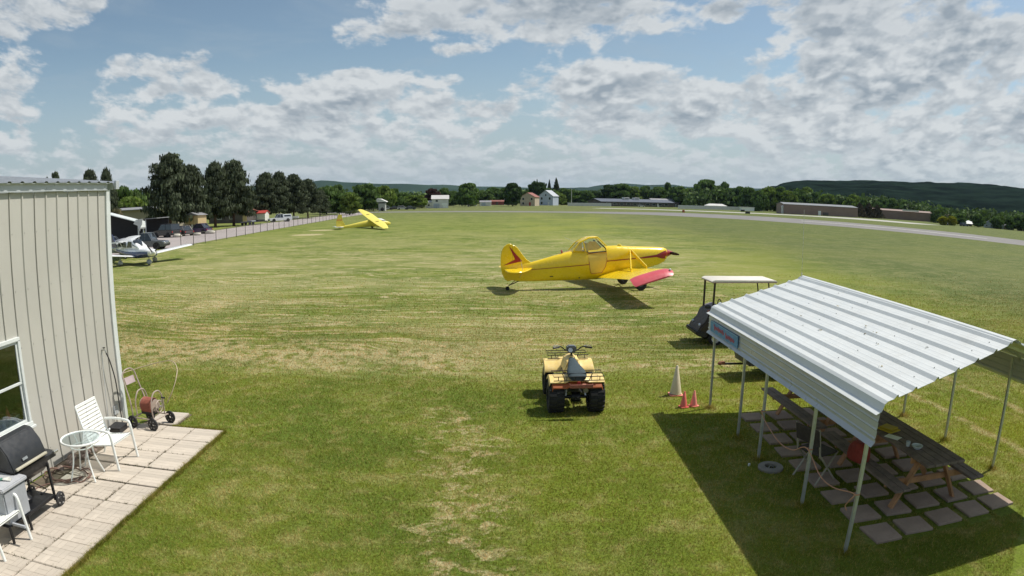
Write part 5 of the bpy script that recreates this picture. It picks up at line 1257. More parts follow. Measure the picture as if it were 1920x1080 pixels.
def yellow_plane():
    t = thing('crop_duster_plane', 'bright yellow low-wing taildragger with red trim parked on the grass', 'aeroplane', (.17, 28.3, 0), R(11))
    S_ = [(.05,.46,1.16,.035),(.5,.39,1.19,.07),(1.0,.38,1.22,.14),(1.75,.38,1.42,.22),(2.6,.38,1.66,.29),(3.3,.39,1.72,.34),(4.1,.41,1.76,.37),(4.45,.46,1.92,.37),(5.0,.58,1.94,.37),(5.7,.76,1.90,.36),(6.5,.87,1.88,.36),(7.1,1.03,1.86,.33),(7.38,1.16,1.84,.27),(7.50,1.30,1.78,.20)]
    fz = body(S_); fz.build('fuselage', m_yel, t)
    nose = [(7.505,1.33,1.76,.19),(7.56,1.38,1.74,.165),(7.70,1.45,1.70,.12),(7.84,1.52,1.66,.07),(7.92,1.57,1.62,.02)]
    body(nose, 16, 1.0).build('spinner', m_red, t)
    b = MB()
    for s in (-1, 1):
        rings = []
        for d, w, th_ in ((.06,.05,.045),(.35,.075,.03),(.75,.06,.018),(1.03,.03,.008)): rings.append([(7.72+th_*cos(a)*.8+.0*d, s*d, 1.585+w*sin(a)) for a in [2*pi*i/8 for i in range(8)]])
        b = MB(); b.loft(rings); b.build('propeller_blade', m_black, t)
    # stripes
    strip(S_, [(.98,.915),(3.6,1.13),(4.5,1.285),(6.0,1.40),(6.3,1.45)], [(.98,.895),(3.6,1.095),(4.5,1.245),(6.0,1.355),(6.3,1.37)], .007, 'red_stripe', m_red, t)
    strip(S_, [(6.3,1.45),(6.9,1.53),(7.2,1.66),(7.49,1.74)], [(6.3,1.37),(6.9,1.42),(7.2,1.34),(7.49,1.34)], .007, 'red_nose_flash', m_red, t, 10)
    # fin and rudder
    def plate(poly, y, th_, name, m_, par=t, bev=.015): b_ = MB(); b_.prism(poly, y-th_/2, y+th_/2, 'y'); return b_.build(name, m_, par, bevel=bev)
    fin = plate([(.19,.45),(.19,1.99),(.30,1.96),(.42,1.85),(.62,1.58),(.80,1.36),(1.05,1.20),(1.05,1.0),(.4,.6)], 0, .07, 'fin', m_yel)
    rud = plate([(.185,.45),(-.02,.40),(-.16,.50),(-.28,.75),(-.335,1.05),(-.335,1.45),(-.30,1.72),(-.20,1.92),(-.05,2.03),(.08,2.05),(.185,2.0)], 0, .06, 'rudder', m_yel)
    for s in (-1, 1):
        b_ = MB(); b_.prism([(.035,1.93),(.64,1.27),(-.21,1.09),(-.21,1.075),(.45,1.245),(.33,1.33)] if False else [(.02,1.95),(.30,1.36),(-.22,1.10),(.62,1.28)], s*.042-.002, s*.042+.002, 'y'); b_.build('red_arrow', m_red, fin, smooth=False)
    for s in (-1, 1):
        st = MB(); pl = [(1.05,s*.10),(.86,s*.55),(.62,s*1.0),(.42,s*1.30),(.28,s*1.42),(.10,s*1.46),(-.10,s*1.40),(-.22,s*1.2),(-.24,s*.6),(-.20,s*.14),(.2,s*.06)]
        st.prism(pl, -.025, .025, 'z'); st.v = [(x, y, z+.93+.03*x) for x, y, z in st.v]; st.build('tailplane', m_yel, t, bevel=.015)
        b = MB(); b.cyl((.55, s*.03, 1.35), (.45, s*.9, .98), .008, n=6); b.cyl((.5, s*.05, .55), (.45, s*.9, .91), .010, n=6); b.build('tail_brace', m_steel, t)
    # canopy
    for s in (-1, 1):
        fr = MB(); w0, w1 = .36, .27
        P_ = lambda x, z: (x, s*(w0-(w0-w1)*max(0, (z-1.66))/.6), z)
        fr.tube([P_(2.84,1.72), P_(3.14,2.08), P_(3.58,2.29), P_(4.0,2.33)], .028, 7); fr.tube([P_(4.0,2.33), P_(4.42,1.94)], .024, 7)
        fr.tube([P_(3.42,1.70), P_(3.32,2.17)], .022, 7)
        fr.build('canopy_frame', m_yel, t)
        dk = MB(); dk.tube([P_(3.50,1.70), P_(3.56,1.64), P_(4.40,1.70), P_(4.36,1.84), P_(4.0,2.16)], .027, 7); dk.build('door_frame', m_black, t)
        g1 = MB(); g1.add([P_(3.45,1.68), P_(4.38,1.70), P_(4.34,1.86), P_(4.0,2.26), P_(3.60,2.24), P_(3.36,2.14)], [(0,1,2,3,4,5)]); g1.build('side_pane', m_glass, t, smooth=False)
        g2 = MB(); g2.add([P_(2.90,1.74), P_(3.39,1.71), P_(3.31,2.13), P_(3.15,2.05)], [(0,1,2,3)]); g2.build('rear_pane', m_glass, t, smooth=False)
        dp = MB(); vs = []
        pl = [(3.55,1.60),(4.42,1.64),(4.43,1.30),(4.36,1.0),(4.20,.74),(3.72,.70),(3.66,.80),(3.60,1.2)]
        cx, cz = 4.0, 1.15
        pts = []
        for i in range(len(pl)):
            a, c_ = pl[i], pl[(i+1) % len(pl)]; pts += [a, ((a[0]+c_[0])/2, (a[1]+c_[1])/2)]
        ringsd = [[(cx+(x-cx)*q, s*(side_at(S_, cx+(x-cx)*q, cz+(z-cz)*q)+.009), cz+(z-cz)*q) for x, z in pts] for q in (1, .66, .33)]
        n_ = len(pts); vs = [v for r_ in ringsd for v in r_]+[(cx, s*(side_at(S_, cx, cz)+.009), cz)]
        fs = [(r_*n_+i, r_*n_+(i+1) % n_, (r_+1)*n_+(i+1) % n_, (r_+1)*n_+i) for r_ in range(2) for i in range(n_)]+[(2*n_+i, 2*n_+(i+1) % n_, 3*n_) for i in range(n_)]
        dp.add(vs, fs); d_ = dp.build('door', m_door, t, ang=60)
        ol = MB(); ol.tube([(x, s*(side_at(S_, x, z)+.010), z) for x, z in pl], .011, 6, closed=True); ol.build('door_edge', m_red, d_)
    b = MB(); b.loft([[(3.14,-.22,2.05),(3.14,.22,2.05),(3.14,.22,2.09),(3.14,-.22,2.09)],[(3.58,-.25,2.26),(3.58,.25,2.26),(3.58,.25,2.33),(3.58,-.25,2.33)],[(4.02,-.25,2.31),(4.02,.25,2.31),(4.0,.25,2.36),(4.0,-.25,2.36)]]); b.build('canopy_roof', m_yel, t, bevel=.02)
    b = MB(); b.add([(4.02,-.25,2.32),(4.02,.25,2.32),(4.46,.34,1.93),(4.46,-.34,1.93)], [(0,1,2,3)]); b.build('windshield', m_glass, t, smooth=False)
    b = MB(); b.prism([(2.86,1.66),(3.34,1.68),(3.30,2.10),(3.16,2.06)], -.15, .15, 'y'); b.box((3.55,0,1.86), (.12,.42,.42)); b.build('seat_back', m_yel, t, bevel=.02)
    b = MB(); b.prism([(3.6,1.68),(4.35,1.72),(4.3,1.80),(4.0,2.12),(3.68,2.12)], -.012, .012, 'y'); b.build('cockpit_divider', m_yel, t)
    b = MB(); b.cyl((3.15,0,2.06), (2.55,0,2.30), .008, n=6); b.build('aerial', m_steel, t)
    b = MB(); b.cyl((2.42,-.05,1.64), (2.42,.05,1.72), .04, n=10); b.build('beacon', m_red, t)
    b = MB(); b.cyl((5.15,0,1.93), (5.15,0,1.98), .10, n=16); b.cyl((5.15,0,1.98), (5.15,0,2.0), .06, n=12); b.build('hopper_cap', m_yel2, t)
    b = MB(); b.box((1.9,-.235,.60), (.14,.01,.03)); b.build('step_slot', m_black, t); b = MB(); b.box((3.15,-.335,.53), (.05,.012,.05)); b.build('fuel_drain', m_black, t)
    for s in (-1, 1):
        W_ = [(s*.30,5.72,.88,4.02,.52,1),(s*2.8,5.50,1.14,3.82,.78,1),(s*5.15,5.28,1.39,3.62,1.03,1)]
        wing(W_).build('wing', m_yel, t)
        wing([(s*5.155,5.30,1.395,3.60,1.03,1.04),(s*5.42,5.29,1.37,3.57,.99,1.0),(s*5.60,5.24,1.28,3.58,.88,.9),(s*5.68,5.16,1.22,3.66,.82,.5)]).build('wing_tip', m_pinkred, t)
        b = MB(); b.sphere((5.16, s*5.44, 1.42), .045, 8); b.build('nav_light', m_white, t)
        b = MB(); b.bar((5.56,s*.33,1.70), (4.72,s*2.55,1.08), .15, .05, (1,0,0)); b.build('wing_strut', m_yel, t, bevel=.01)
        b = MB(); b.bar((5.60,s*.33,1.71), (5.42,s*2.60,1.18), .16, .05, (1,0,0)); b.build('wing_strut', m_yel, t, bevel=.01)
        b = MB(); b.box((4.35, s*2.4, .80+0), (.5,.12,.10)) ; b.build('flap_hinge', m_black, t) if False else None
        b = MB(); b.tube([(5.3,s*.25,.72),(5.72,s*.95,.36),(5.78,s*1.06,.28)], .04, 8); b.tube([(5.9,s*.28,.80),(5.75,s*.98,.36)], .03, 8); b.build('gear_leg', m_yel, t)
        wheel(t, (5.80, s*1.12, .27), .27, .17, mat('dull_hub', (.12,.12,.12), .5, .4), m_rubber, 'y', .45, 22)
    b = MB(); b.cyl((4.6,0,.42), (4.6,0,.30), .05); b.cyl((4.2,-3.0,.70), (4.2,3.0,.70), .018); b.build('spray_boom', m_black, t) if False else None
    b = MB(); b.tube([(.50,0,.42),(.25,0,.30),(.02,0,.22)], .022, 7); b.tube([(.3,0,.42),(.02,0,.20)], .014, 6); b.cyl((0,-.05,.20), (-.02,-.05,.10), .014); b.build('tail_spring', m_black, t)
    w_ = wheel(t, (-.03, 0, .09), .09, .06, m_black, m_rubber, 'y', .4, 14)
yellow_plane()
def blue_plane():
    t = thing('touring_plane', 'white and navy low-wing tourer with one long wing showing beside the hangar', 'aeroplane', (-26.5, 41.35, 0), R(-31))
    S_ = [(-4.7,.95,1.12,.05),(-3.6,.78,1.12,.16),(-2.4,.62,1.14,.32),(-1.3,.50,1.17,.48),(-.3,.46,1.20,.54),(.6,.48,1.20,.54),(1.3,.52,1.22,.50),(2.0,.58,1.20,.46),(2.45,.66,1.15,.40),(2.62,.78,1.08,.28)]
    body(S_, 20, .7).build('fuselage', m_aw, t)
    B_ = [(x, b-.012, b+(tp-b)*.74, hw+.03) for x, b, tp, hw in S_[1:-1]]
    body(B_, 20, .45).build('navy_belly', m_blue, t)
    # cabin
    cb = MB(); rings = [sup(0, 1.1, .40, .08, 16, .7, -2.3), sup(0, 1.30, .44, .26, 16, .7, -1.45), sup(0, 1.42, .46, .36, 16, .7, -.7), sup(0, 1.42, .46, .36, 16, .7, .05), sup(0, 1.24, .44, .18, 16, .7, .85), sup(0, 1.16, .40, .06, 16, .7, 1.1)]
    cb.loft(rings); cb.build('cabin', m_aw, t)
    for s in (-1, 1):
        for (a, b_) in (((-1.75,1.22),(-1.0,1.62)), ((-.90,1.22),(.0,1.66))):
            g = MB(); g.add([(a[0], s*.470, a[1]), (b_[0], s*.480, a[1]), (b_[0]-.04, s*.455, b_[1]), (a[0]+.22, s*.450, b_[1])], [(0,1,2,3)]); g.build('side_window', m_glassd, t, smooth=False)
            g.v = [(x, y+s*.006, z) for x, y, z in g.v]
        g = MB(); g.add([(.08,s*.02,1.80),(.08,s*.36,1.76),(.08,s*.478,1.40),(.86,s*.44,1.25),(.95,s*.02,1.40)], [(0,1,2,3,4)]); g.build('windscreen', m_glassd, t, smooth=False)
        wing([(s*.50,.75,.60,-.85,.55,1),(s*4.6,.72,1.05,-.82,1.0,1)], .13).build('wing', m_aw, t)
        wing([(s*4.605,.70,1.05,-.82,1.0,1),(s*4.78,.55,1.09,-.72,1.05,.5)], .13).build('wing_tip', m_black if s > 0 else m_aw, t)
        b = MB(); b.cyl((0, s*1.5, .20), (0, s*1.5, .72), .05); b.build('gear_leg', m_greyp, t)
        b = MB(); b.sphere((0.02, s*1.5, .22), .22, 14, (1.7,.62,.85)); b.build('wheel_fairing', mat('grey_fairing', (.42,.43,.45), .4), t)
        wheel(t, (0, s*1.5, .16), .16, .12, m_chrome, m_rubber, 'y', .5, 16)
        st = MB(); st.prism([(-4.1,s*.05),(-4.25,s*1.5),(-4.85,s*1.5),(-4.95,s*.05)], 1.0, 1.05, 'z'); st.build('tailplane', m_aw, t, bevel=.01)
    b = MB(); b.cyl((1.9,0,.20), (1.95,0,.62), .05); b.build('nose_leg', m_steel, t)
    b = MB(); b.sphere((1.92,0,.24), .22, 14, (1.7,.62,.9)); b.build('nose_fairing', mat('grey_fairing', (.42,.43,.45), .4), t)
    wheel(t, (1.90, 0, .15), .15, .11, m_chrome, m_rubber, 'y', .5, 16)
    b = MB(); b.lathe([(.14,2.63),(.12,2.75),(.07,2.88),(0,2.94)], 16, 'x', (0,0,.93)); b.build('spinner', m_aw, t)
    for s in (-1, 1): b = MB(); b.bar((2.70,s*.08,.93), (2.70,s*.52,1.45), .09, .02, (1,0,0)); b.build('propeller_blade', m_black, t); 
    for s in (-1, 1): b = MB(); b.box((2.5,s*.20,.98), (.14,.16,.10)); b.build('air_intake', m_dark, t, bevel=.02)
    b = MB(); b.prism([(-3.7,1.08),(-4.6,2.1),(-5.0,2.1),(-4.9,1.0)], -.03, .03, 'y'); b.build('fin', m_blue, t, bevel=.01)
blue_plane()
def high_wing():
    t = thing('high_wing_plane', 'white high-wing light aeroplane half hidden between the hangar and the tourer', 'aeroplane', (-31.2, 46.6, 0), R(23))
    S_ = [(-3.9,.75,.95,.05),(-2.6,.62,1.02,.18),(-1.2,.48,1.25,.36),(-.5,.45,1.36,.42),(.5,.45,1.36,.42),(.9,.46,1.08,.40),(1.6,.52,1.02,.34),(1.85,.60,.95,.24)]
    body(S_).build('fuselage', mat('silver_grey_paint', (.5,.52,.55), .35), t)
    for s in (-1, 1):
        wing([(s*.35,.72,1.42,-.70,1.36,1),(s*5.0,.70,1.56,-.66,1.50,1)], .12).build('wing', m_aw, t)
        b = MB(); b.prism([(-.64,s*.5),(-.64,s*4.9),(-1.02,s*4.9),(-1.02,s*.5)], 1.42, 1.46, 'z'); b.build('flap', mat('grey_flap', (.22,.23,.25), .5), t)
        b = MB(); b.bar((.1,s*.40,.60), (.1,s*2.6,1.44), .08, .03, (1,0,0)); b.build('wing_strut', m_aw, t)
        b = MB(); b.bar((.2,s*.35,.55), (.25,s*1.0,.20), .06, .03, (1,0,0)); b.build('gear_leg', m_aw, t)
        wheel(t, (.25, s*1.05, .18), .18, .12, m_chrome, m_rubber, 'y', .5, 16)
        g = MB(); g.add([(-.5,s*.425,1.0),(.45,s*.425,1.0),(.40,s*.40,1.30),(-.45,s*.40,1.30)], [(0,1,2,3)]); g.build('side_window', m_glassd, t, smooth=False)
    wheel(t, (1.5, 0, .17), .17, .11, m_chrome, m_rubber, 'y', .5, 16)
    b = MB(); b.cyl((1.5,0,.17), (1.5,0,.6), .03); b.build('nose_leg', m_steel, t)
    b = MB(); b.add([(.52,-.38,1.34),(.52,.38,1.34),(.95,.36,1.08),(.95,-.36,1.08)], [(0,1,2,3)]); b.build('windscreen', m_glassd, t, smooth=False)
    b = MB(); b.lathe([(.1,1.86),(.08,1.95),(0,2.05)], 14, 'x', (0,0,.80)); b.bar((1.92,-.75,.62), (1.92,.75,.98), .08, .02, (1,0,0)); b.build('propeller', m_black, t)
    b = MB(); b.prism([(-3.0,.98),(-3.6,1.75),(-4.0,1.75),(-4.0,.85)], -.03, .03, 'y'); b.box((-3.75,0,.95), (.55,2.4,.04)); b.build('tail_surfaces', m_aw, t)
high_wing()
def glider():
    t = thing('training_glider', 'pale yellow training glider resting on one wingtip in the middle distance', 'glider', (-18.75, 91.1, 0), R(26))
    S_ = [(-4.9,.10,.34,.05),(-3.2,.14,.62,.14),(-1.4,.20,1.0,.26),(-.4,.22,1.20,.32),(.3,.20,1.18,.35),(1.3,.22,1.05,.36),(2.0,.28,.98,.32),(2.5,.36,.85,.22),(2.72,.48,.70,.06)]
    m1 = mat('glider_yellow', (.78,.66,.10), .38, 0, .04, 1.5)
    body(S_).build('fuselage', m1, t)
    cn = MB(); cn.loft([sup(0,1.12,.26,.10,14,.8,.35), sup(0,1.18,.29,.22,14,.8,.75), sup(0,1.10,.29,.22,14,.8,1.4), sup(0,1.0,.22,.06,14,.8,1.95)]); cn.build('canopy', mat('white_canopy_cover', (.75,.76,.75), .4), t)
    # wings banked so that the near tip touches the ground; far tip raised
    bank = math.tan(R(9.0)); zc = 1.33
    for s in (-1, 1):
        st = []
        for d, xl, xt in ((.0,.95,-.55),(3.6,.95,-.55),(5.4,.72,-.50),(7.0,.42,-.38),(7.4,.20,-.30)):
            z = zc+s*d*bank+.012*d; st.append((s*d if d else s*.01, xl, z, xt, z-.02, 1))
        wing(st, .13).build('wing', m_yel2, t)
        b = MB(); b.bar((.3, s*.28, .40), (.3, s*3.0, zc+s*3.0*bank-.02), .10, .03, (1,0,0)); b.build('wing_strut', m1, t)
        b = MB(); b.box((.05, s*2.7, zc+s*2.7*bank+.17), (.45,.28,.02), (R(9.5)*1, 0, 0)); b.build('spoiler', mat('olive_spoiler', (.35,.30,.08), .6), t)
    b = MB(); b.prism([(-3.9,.46),(-4.35,1.20),(-4.45,2.05),(-4.95,2.05),(-5.25,1.1),(-5.25,.30),(-4.8,.12)], -.04, .04, 'y'); b.build('fin', mat('glider_fin', (.62,.50,.06), .4), t, bevel=.015)
    b = MB(); b.prism([(-4.36,1.20),(-4.38,1.38),(-5.15,1.38),(-5.21,1.20)], -.043, .043, 'y'); b.build('fin_band', mat('orange_band', (.55,.25,.06), .5), t)
    for s in (-1, 1): b = MB(); b.prism([(-4.2,s*.06),(-4.45,s*1.2),(-4.9,s*1.55),(-5.6,s*1.2),(-5.4,s*.06)], .30, .35, 'z'); b.build('tailplane', m_aw, t, bevel=.012)
    b = MB(); b.cyl((.0,-.06,.17), (.0,.06,.17), .17, n=16); b.build('main_wheel', m_rubber, t)
    b = MB(); b.bar((.6,0,.16), (2.2,0,.22), .07, .05); b.build('nose_skid', m_wood2, t)
glider()
# ============================================================ vehicles
def car(name, label, loc, rz, L_, W_, H_, col, style='suv', group='vehicles parked along the access road', cat='car'):
    t = thing(name, label, cat, loc, rz, group); h = H_; m_ = mat('paint_'+style+'_%d' % (abs(hash(label)) % 99999) if False else 'paint_%.2f_%.2f_%.2f' % col, col, .28, .15, .06, 2, coat=.5)
    hl = L_/2; zb = .24*h/1.6+.02; bel = h*.56
    low = {'suv': [(-hl,zb+.1),(-hl,bel*.92),(-hl+.1,bel),(hl*.42,bel),(hl*.90,bel*.90),(hl,bel*.70),(hl,zb+.08),(hl-.1,zb),(-hl+.1,zb)],
           'pickup': [(-hl,zb+.1),(-hl,bel*.95),(hl*.36,bel*.95),(hl*.92,bel*.86),(hl,bel*.68),(hl,zb+.08),(hl-.1,zb),(-hl+.1,zb)],
           'sedan': [(-hl,zb+.12),(-hl+.05,bel*.92),(-hl*.55,bel),(hl*.40,bel),(hl*.92,bel*.80),(hl,bel*.6),(hl,zb+.06),(hl-.1,zb),(-hl+.1,zb)]}[style]
    b = MB(); b.prism(low, -W_/2, W_/2, 'y'); b.build('body', m_, t, bevel=.05, seg=2)
    if style == 'pickup': cabs = [(hl*.40,bel*.95),(hl*.20,h),(-hl*.16,h),(-hl*.22,bel*.95)]
    elif style == 'suv': cabs = [(hl*.45,bel),(hl*.18,h),(-hl*.86,h),(-hl*.97,bel)]
    else: cabs = [(hl*.42,bel),(hl*.12,h),(-hl*.42,h),(-hl*.75,bel)]
    cx = sum(p[0] for p in cabs)/4
    b = MB(); w2 = W_*.46; w3 = W_*.40
    vs = [(p[0], s*(w2 if i in (0,3) else w3), p[1]-.01) for s in (-1, 1) for i, p in enumerate(cabs)]
    b.add(vs, [(0,1,2,3),(7,6,5,4),(0,4,5,1),(1,5,6,2),(2,6,7,3),(3,7,4,0)]); b.build('glasshouse', m_glassd, t, bevel=.03)
    b = MB(); b.box(((cabs[1][0]+cabs[2][0])/2, 0, h), (abs(cabs[1][0]-cabs[2][0])+.02, W_*.82, .05)); b.build('roof', m_, t, bevel=.02)
    for s in (-1, 1):
        for a, c_ in ((0,1),(3,2)): b = MB(); b.bar((cabs[a][0], s*(w2+.004), cabs[a][1]), (cabs[c_][0], s*(w3+.004), cabs[c_][1]), .06, .03, (1,0,0)); b.build('pillar', m_, t)
        x = (cabs[1][0]+cabs[2][0])/2+.1; b = MB(); b.bar((x, s*(w2+.004), bel), (x, s*(w3+.004), h), .06, .03, (1,0,0)); b.build('pillar', m_, t)
        b = MB(); b.box((hl-.03, s*W_*.37, bel*.72), (.08, W_*.16, .12)); b.build('headlight', m_chrome, t, bevel=.015)
        b = MB(); b.box((-hl+.02, s*W_*.42, bel*.74), (.06, W_*.09, .18)); b.build('tail_light', mat('tail_red', (.35,.03,.03), .3), t)
    r = .33*min(1, h/1.6)
    for x in (-hl*.62, hl*.62):
        for s in (-1, 1):
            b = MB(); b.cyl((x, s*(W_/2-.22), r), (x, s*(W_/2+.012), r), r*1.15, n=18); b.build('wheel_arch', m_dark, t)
            wheel(t, (x, s*(W_/2-.08), r), r, .22, m_chrome, m_rubber, 'y', .6, 18)
    b = MB(); b.box((hl-.01, 0, zb+.16), (.08, W_*.9, .16)); b.build('front_bumper', m_blackp, t, bevel=.02); b = MB(); b.box((-hl+.01, 0, zb+.16), (.08, W_*.9, .16)); b.build('rear_bumper', m_blackp, t, bevel=.02)
    return t
tr = car('pickup_truck', 'white pickup with a matching canopy over its bed beside the dark pines', (-45.9, 127.6, 0), R(215), 4.9, 1.8, 1.62, (.72,.74,.75), 'pickup', cat='pickup')
b = MB(); b.add([(-.48,-.86,.86),(-.48,.86,.86),(-.52,.76,1.55),(-.52,-.76,1.55),(-2.40,-.86,.86),(-2.40,.86,.86),(-2.28,.76,1.55),(-2.28,-.76,1.55)], [(0,1,2,3),(7,6,5,4),(0,4,5,1),(1,5,6,2),(2,6,7,3),(3,7,4,0)])
cp = b.build('bed_canopy', mat('paint_0.72_0.74_0.75', (.72,.74,.75)), tr, bevel=.05, seg=2)
for s in (-1, 1): b = MB(); b.add([(-.70,s*.840,1.05),(-2.2,s*.840,1.05),(-2.12,s*.79,1.40),(-.74,s*.79,1.40)], [(0,1,2,3)]); b.build('canopy_window', m_glassd, cp, smooth=False)
car('pickup_truck', 'dark grey pickup right behind the tourer, before the fence starts', (-34.8, 56.2, 0), R(8), 4.6, 1.75, 1.6, (.13,.14,.15), 'pickup', cat='pickup')
car('parked_car', 'grey car in front of the dark pickup and nearest the wall corner', (-38.2, 55.0, 0), R(30), 4.2, 1.7, 1.4, (.20,.22,.25), 'sedan')
car('parked_car', 'silver-blue car under the lean-to of the long beige building', (-46.9, 73.0, 0), R(40), 4.1, 1.7, 1.35, (.38,.45,.50), 'sedan')
car('parked_car', 'black off-roader with pale roof rails beside the pine trunks', (-44.9, 78.0, 0), R(160), 4.2, 1.8, 1.75, (.035,.035,.04), 'suv')
car('parked_car', 'dark brown small car between the off-roader and the white boulder', (-43.6, 80.5, 0), R(150), 3.4, 1.6, 1.35, (.09,.07,.065), 'sedan')
car('parked_car', 'dark purple car nearest the first tall fence posts', (-43.2, 85.0, 0), R(170), 3.6, 1.6, 1.45, (.07,.045,.10), 'sedan')
t = thing('flatbed_trailer', 'long low black flatbed trailer on the road edge under the pines', 'trailer', (-46.4, 112.5, 0), R(70), 'vehicles parked along the access road')
b = MB(); b.box((0,0,.62), (7.4,2.0,.16)); b.box((2.3,0,.80), (2.0,1.5,.22)); b.bar((3.7,0,.55), (5.2,0,.45), .12, .12); b.build('deck', m_black, t, bevel=.02)
b = MB(); b.box((.4,0,.76), (1.2,1.0,.12)); b.build('load', mat('pale_load', (.5,.52,.54), .6), t)
for x in (-1.2, -.3):
    for s in (-1, 1): wheel(t, (x, s*.95, .32), .32, .2, m_black, m_rubber, 'y', .5, 16)
FARCARS = [(-33.5,-.0,'white van with a rounded roof right of the control kiosk',(.65,.66,.66),'suv',(-46.4,256)),
 (0,0,'pale pickup immediately right of the control kiosk',(.6,.6,.58),'pickup',(-49.0,257)),
 (0,0,'black car second right of the white van near the kiosk',(.03,.03,.035),'sedan',(-43.2,255)),
 (0,0,'white car between two dark cars right of the kiosk',(.6,.6,.6),'suv',(-39.9,254)),
 (0,0,'dark teal car last in the row before the white barn',(.04,.07,.08),'sedan',(-36.6,253)),
 (0,0,'white car parked in front of the dark school',(.62,.62,.6),'suv',(86,404)),
 (0,0,'pale car nearest the brown hangar end, by two yellow trees',(.65,.65,.63),'sedan',(178,219)),
 (0,0,'light car just right of the yellow trees',(.5,.52,.55),'sedan',(183,220)),
 (0,0,'dark blue car left of the white tent',(.05,.07,.12),'suv',(190,219)),]
for _, _, lab, col, st, (x, y) in FARCARS: car('parked_car', lab, (x, y, 0), R(5), 4.3, 1.75, 1.5, col, st, 'cars parked across the airfield')
# ============================================================ buildings
def wallbox(b, x0, x1, y0, y1, z0, z1): b.box(((x0+x1)/2, (y0+y1)/2, (z0+z1)/2), (x1-x0, y1-y0, z1-z0))
def house(name, label, cat, loc, rz, w, d, h, rh, wall, roof, wins=(), doors=(), gable='y', over=.35, extra=None, group=None):
    """gabled building; the ridge runs along y (gable facing the camera) or along x"""
    t = thing(name, label, cat, loc, rz, group)
    b = MB(); b.box((0,0,h/2), (w,d,h))
    if gable == 'y': b.prism([(-w/2,h),(w/2,h),(0,h+rh)], -d/2, d/2, 'y')
    elif gable == 'x': b.prism([(-d/2,h),(d/2,h),(0,h+rh)], -w/2, w/2, 'x')
    b.build('wall', wall, t, smooth=False)
    if gable in 'xy':
        for s in (-1, 1):
            r_ = MB(); th = .14; half = (w if gable == 'y' else d)/2
            sl = rh/half; e = half+over
            p = [(0, h+rh+.04), (s*e, h-over*sl+.04), (s*e, h-over*sl+.04+th), (0, h+rh+.04+th)]
            r_.prism(p, -(d if gable == 'y' else w)/2-over, (d if gable == 'y' else w)/2+over, 'y' if gable == 'y' else 'x'); r_.build('roof', roof, t, smooth=False)
    else:
        r_ = MB(); r_.box((0,0,h+.12), (w+.4,d+.4,.24)); r_.build('roof', roof, t, smooth=False)
    for (x, z, ww, wh) in wins:
        f = MB(); f.box((x, -d/2-.03, z), (ww+.16, .08, wh+.16)); fo = f.build('window', m_trim, t, smooth=False)
        g = MB(); g.box((x, -d/2-.06, z), (ww, .05, wh)); g.build('pane', m_glassd, fo, smooth=False)
    for (x, ww, wh, mt) in doors:
        f = MB(); f.box((x, -d/2-.03, wh/2), (ww, .09, wh)); f.build('door', mt, t, smooth=False)
    return t
m_beige = mat('beige_cladding', (.36,.32,.25), .7, 0, .06, .5)
m_greyr = mat('grey_roofing', (.24,.24,.25), .7, 0, .12, .5)
m_brownc = mat('brown_cladding', (.26,.175,.145), .6, 0, .06, .3)
m_brownr = mat('brown_grey_roof', (.19,.20,.21), .6, 0, .08, .3)
m_redr = mat('red_roofing', (.26,.10,.08), .8, 0, .15, .6)
m_wh = mat('white_boarding', (.68,.67,.64), .6, 0, .05, .5)
m_tanw = mat('tan_boarding', (.48,.40,.30), .7, 0, .07, .5)
m_bluew = mat('pale_blue_boarding', (.42,.47,.55), .7, 0, .07, .5)
m_dk = mat('dark_brick', (.10,.085,.08), .8, 0, .2, .5)
m_slate = mat('slate_blue_roof', (.085,.10,.135), .7, 0, .12, .4)
m_plyw = mat('tan_plywood', (.50,.38,.20), .7, 0, .1, 1)
house('long_building', 'long beige building with grey roof under the pines', 'building', (-63.5, 106, 0), 0, 15, 9, 3.75, .35, m_beige, m_greyr, [], [(3.5,2.2,2.4,m_dark)], 'x', .5)
t = thing('lean_to', 'thin pale lean-to roof on a single post before the beige building', 'shelter', (-48.5, 79.5, 0), 0)
b = MB(); b.box((0,0,2.55), (4.4,3.6,.10), (0,-.03,0)); b.build('lean_to_roof', m_greyr, t); b = MB(); b.cyl((.2,-1.6,0), (.2,-1.6,2.5), .07); b.build('post', m_trim, t); b = MB(); b.box((0,1.75,1.25), (4.2,.1,2.4)); b.build('shade_backing', m_dark, t)  # interior shade is put into the near-black colour of the rear sheet
t = thing('raised_cabin', 'tan boarded cabin raised on white posts among pine trunks', 'cabin', (-47.2, 91.5, 0), R(-8))
b = MB(); b.box((0,0,1.85), (2.5,2.4,1.35)); b.build('cabin_wall', m_plyw, t, bevel=.02); b = MB(); b.prism([(-1.5,2.55),(1.5,2.55),(0,3.0)], -1.4, 1.4, 'y'); b.build('cabin_roof', m_greyr, t, smooth=False)
for x in (-1.0,.0,1.0): b = MB(); b.bar((x,-1.1,0), (x,-1.1,1.18), .14, .14); b.build('post', m_trim, t)
for x in (-.42,.42): b = MB(); b.box((x,-1.215,1.85), (.03,.03,1.3)); b.build('batten', m_wood2, t)
house('low_building', 'low dark building with a tan end wall behind the pines', 'building', (-58.5, 132, 0), R(2), 9, 7, 2.1, .5, m_dk, m_redr, [(-2,1.3,1,.8),(1,1.3,1,.8)], [(4.0,.9,1.9,m_plyw)], 'x')
house('site_hut', 'small white hut with a red roof left of the white pickup', 'hut', (-53.6, 136, 0), 0, 3.2, 2.6, 1.7, .5, m_wh, mat('bright_red_roof', (.40,.05,.04), .6), [(-.6,1.1,.5,.5)], [], 'x', .15)
b = MB(); b.box((-48.6,141,.55), (5.0,.2,.5)); tag(b.build('white_board', m_wh, bevel=.02), 'long low pale board lying between the hut and the white pickup', 'board')
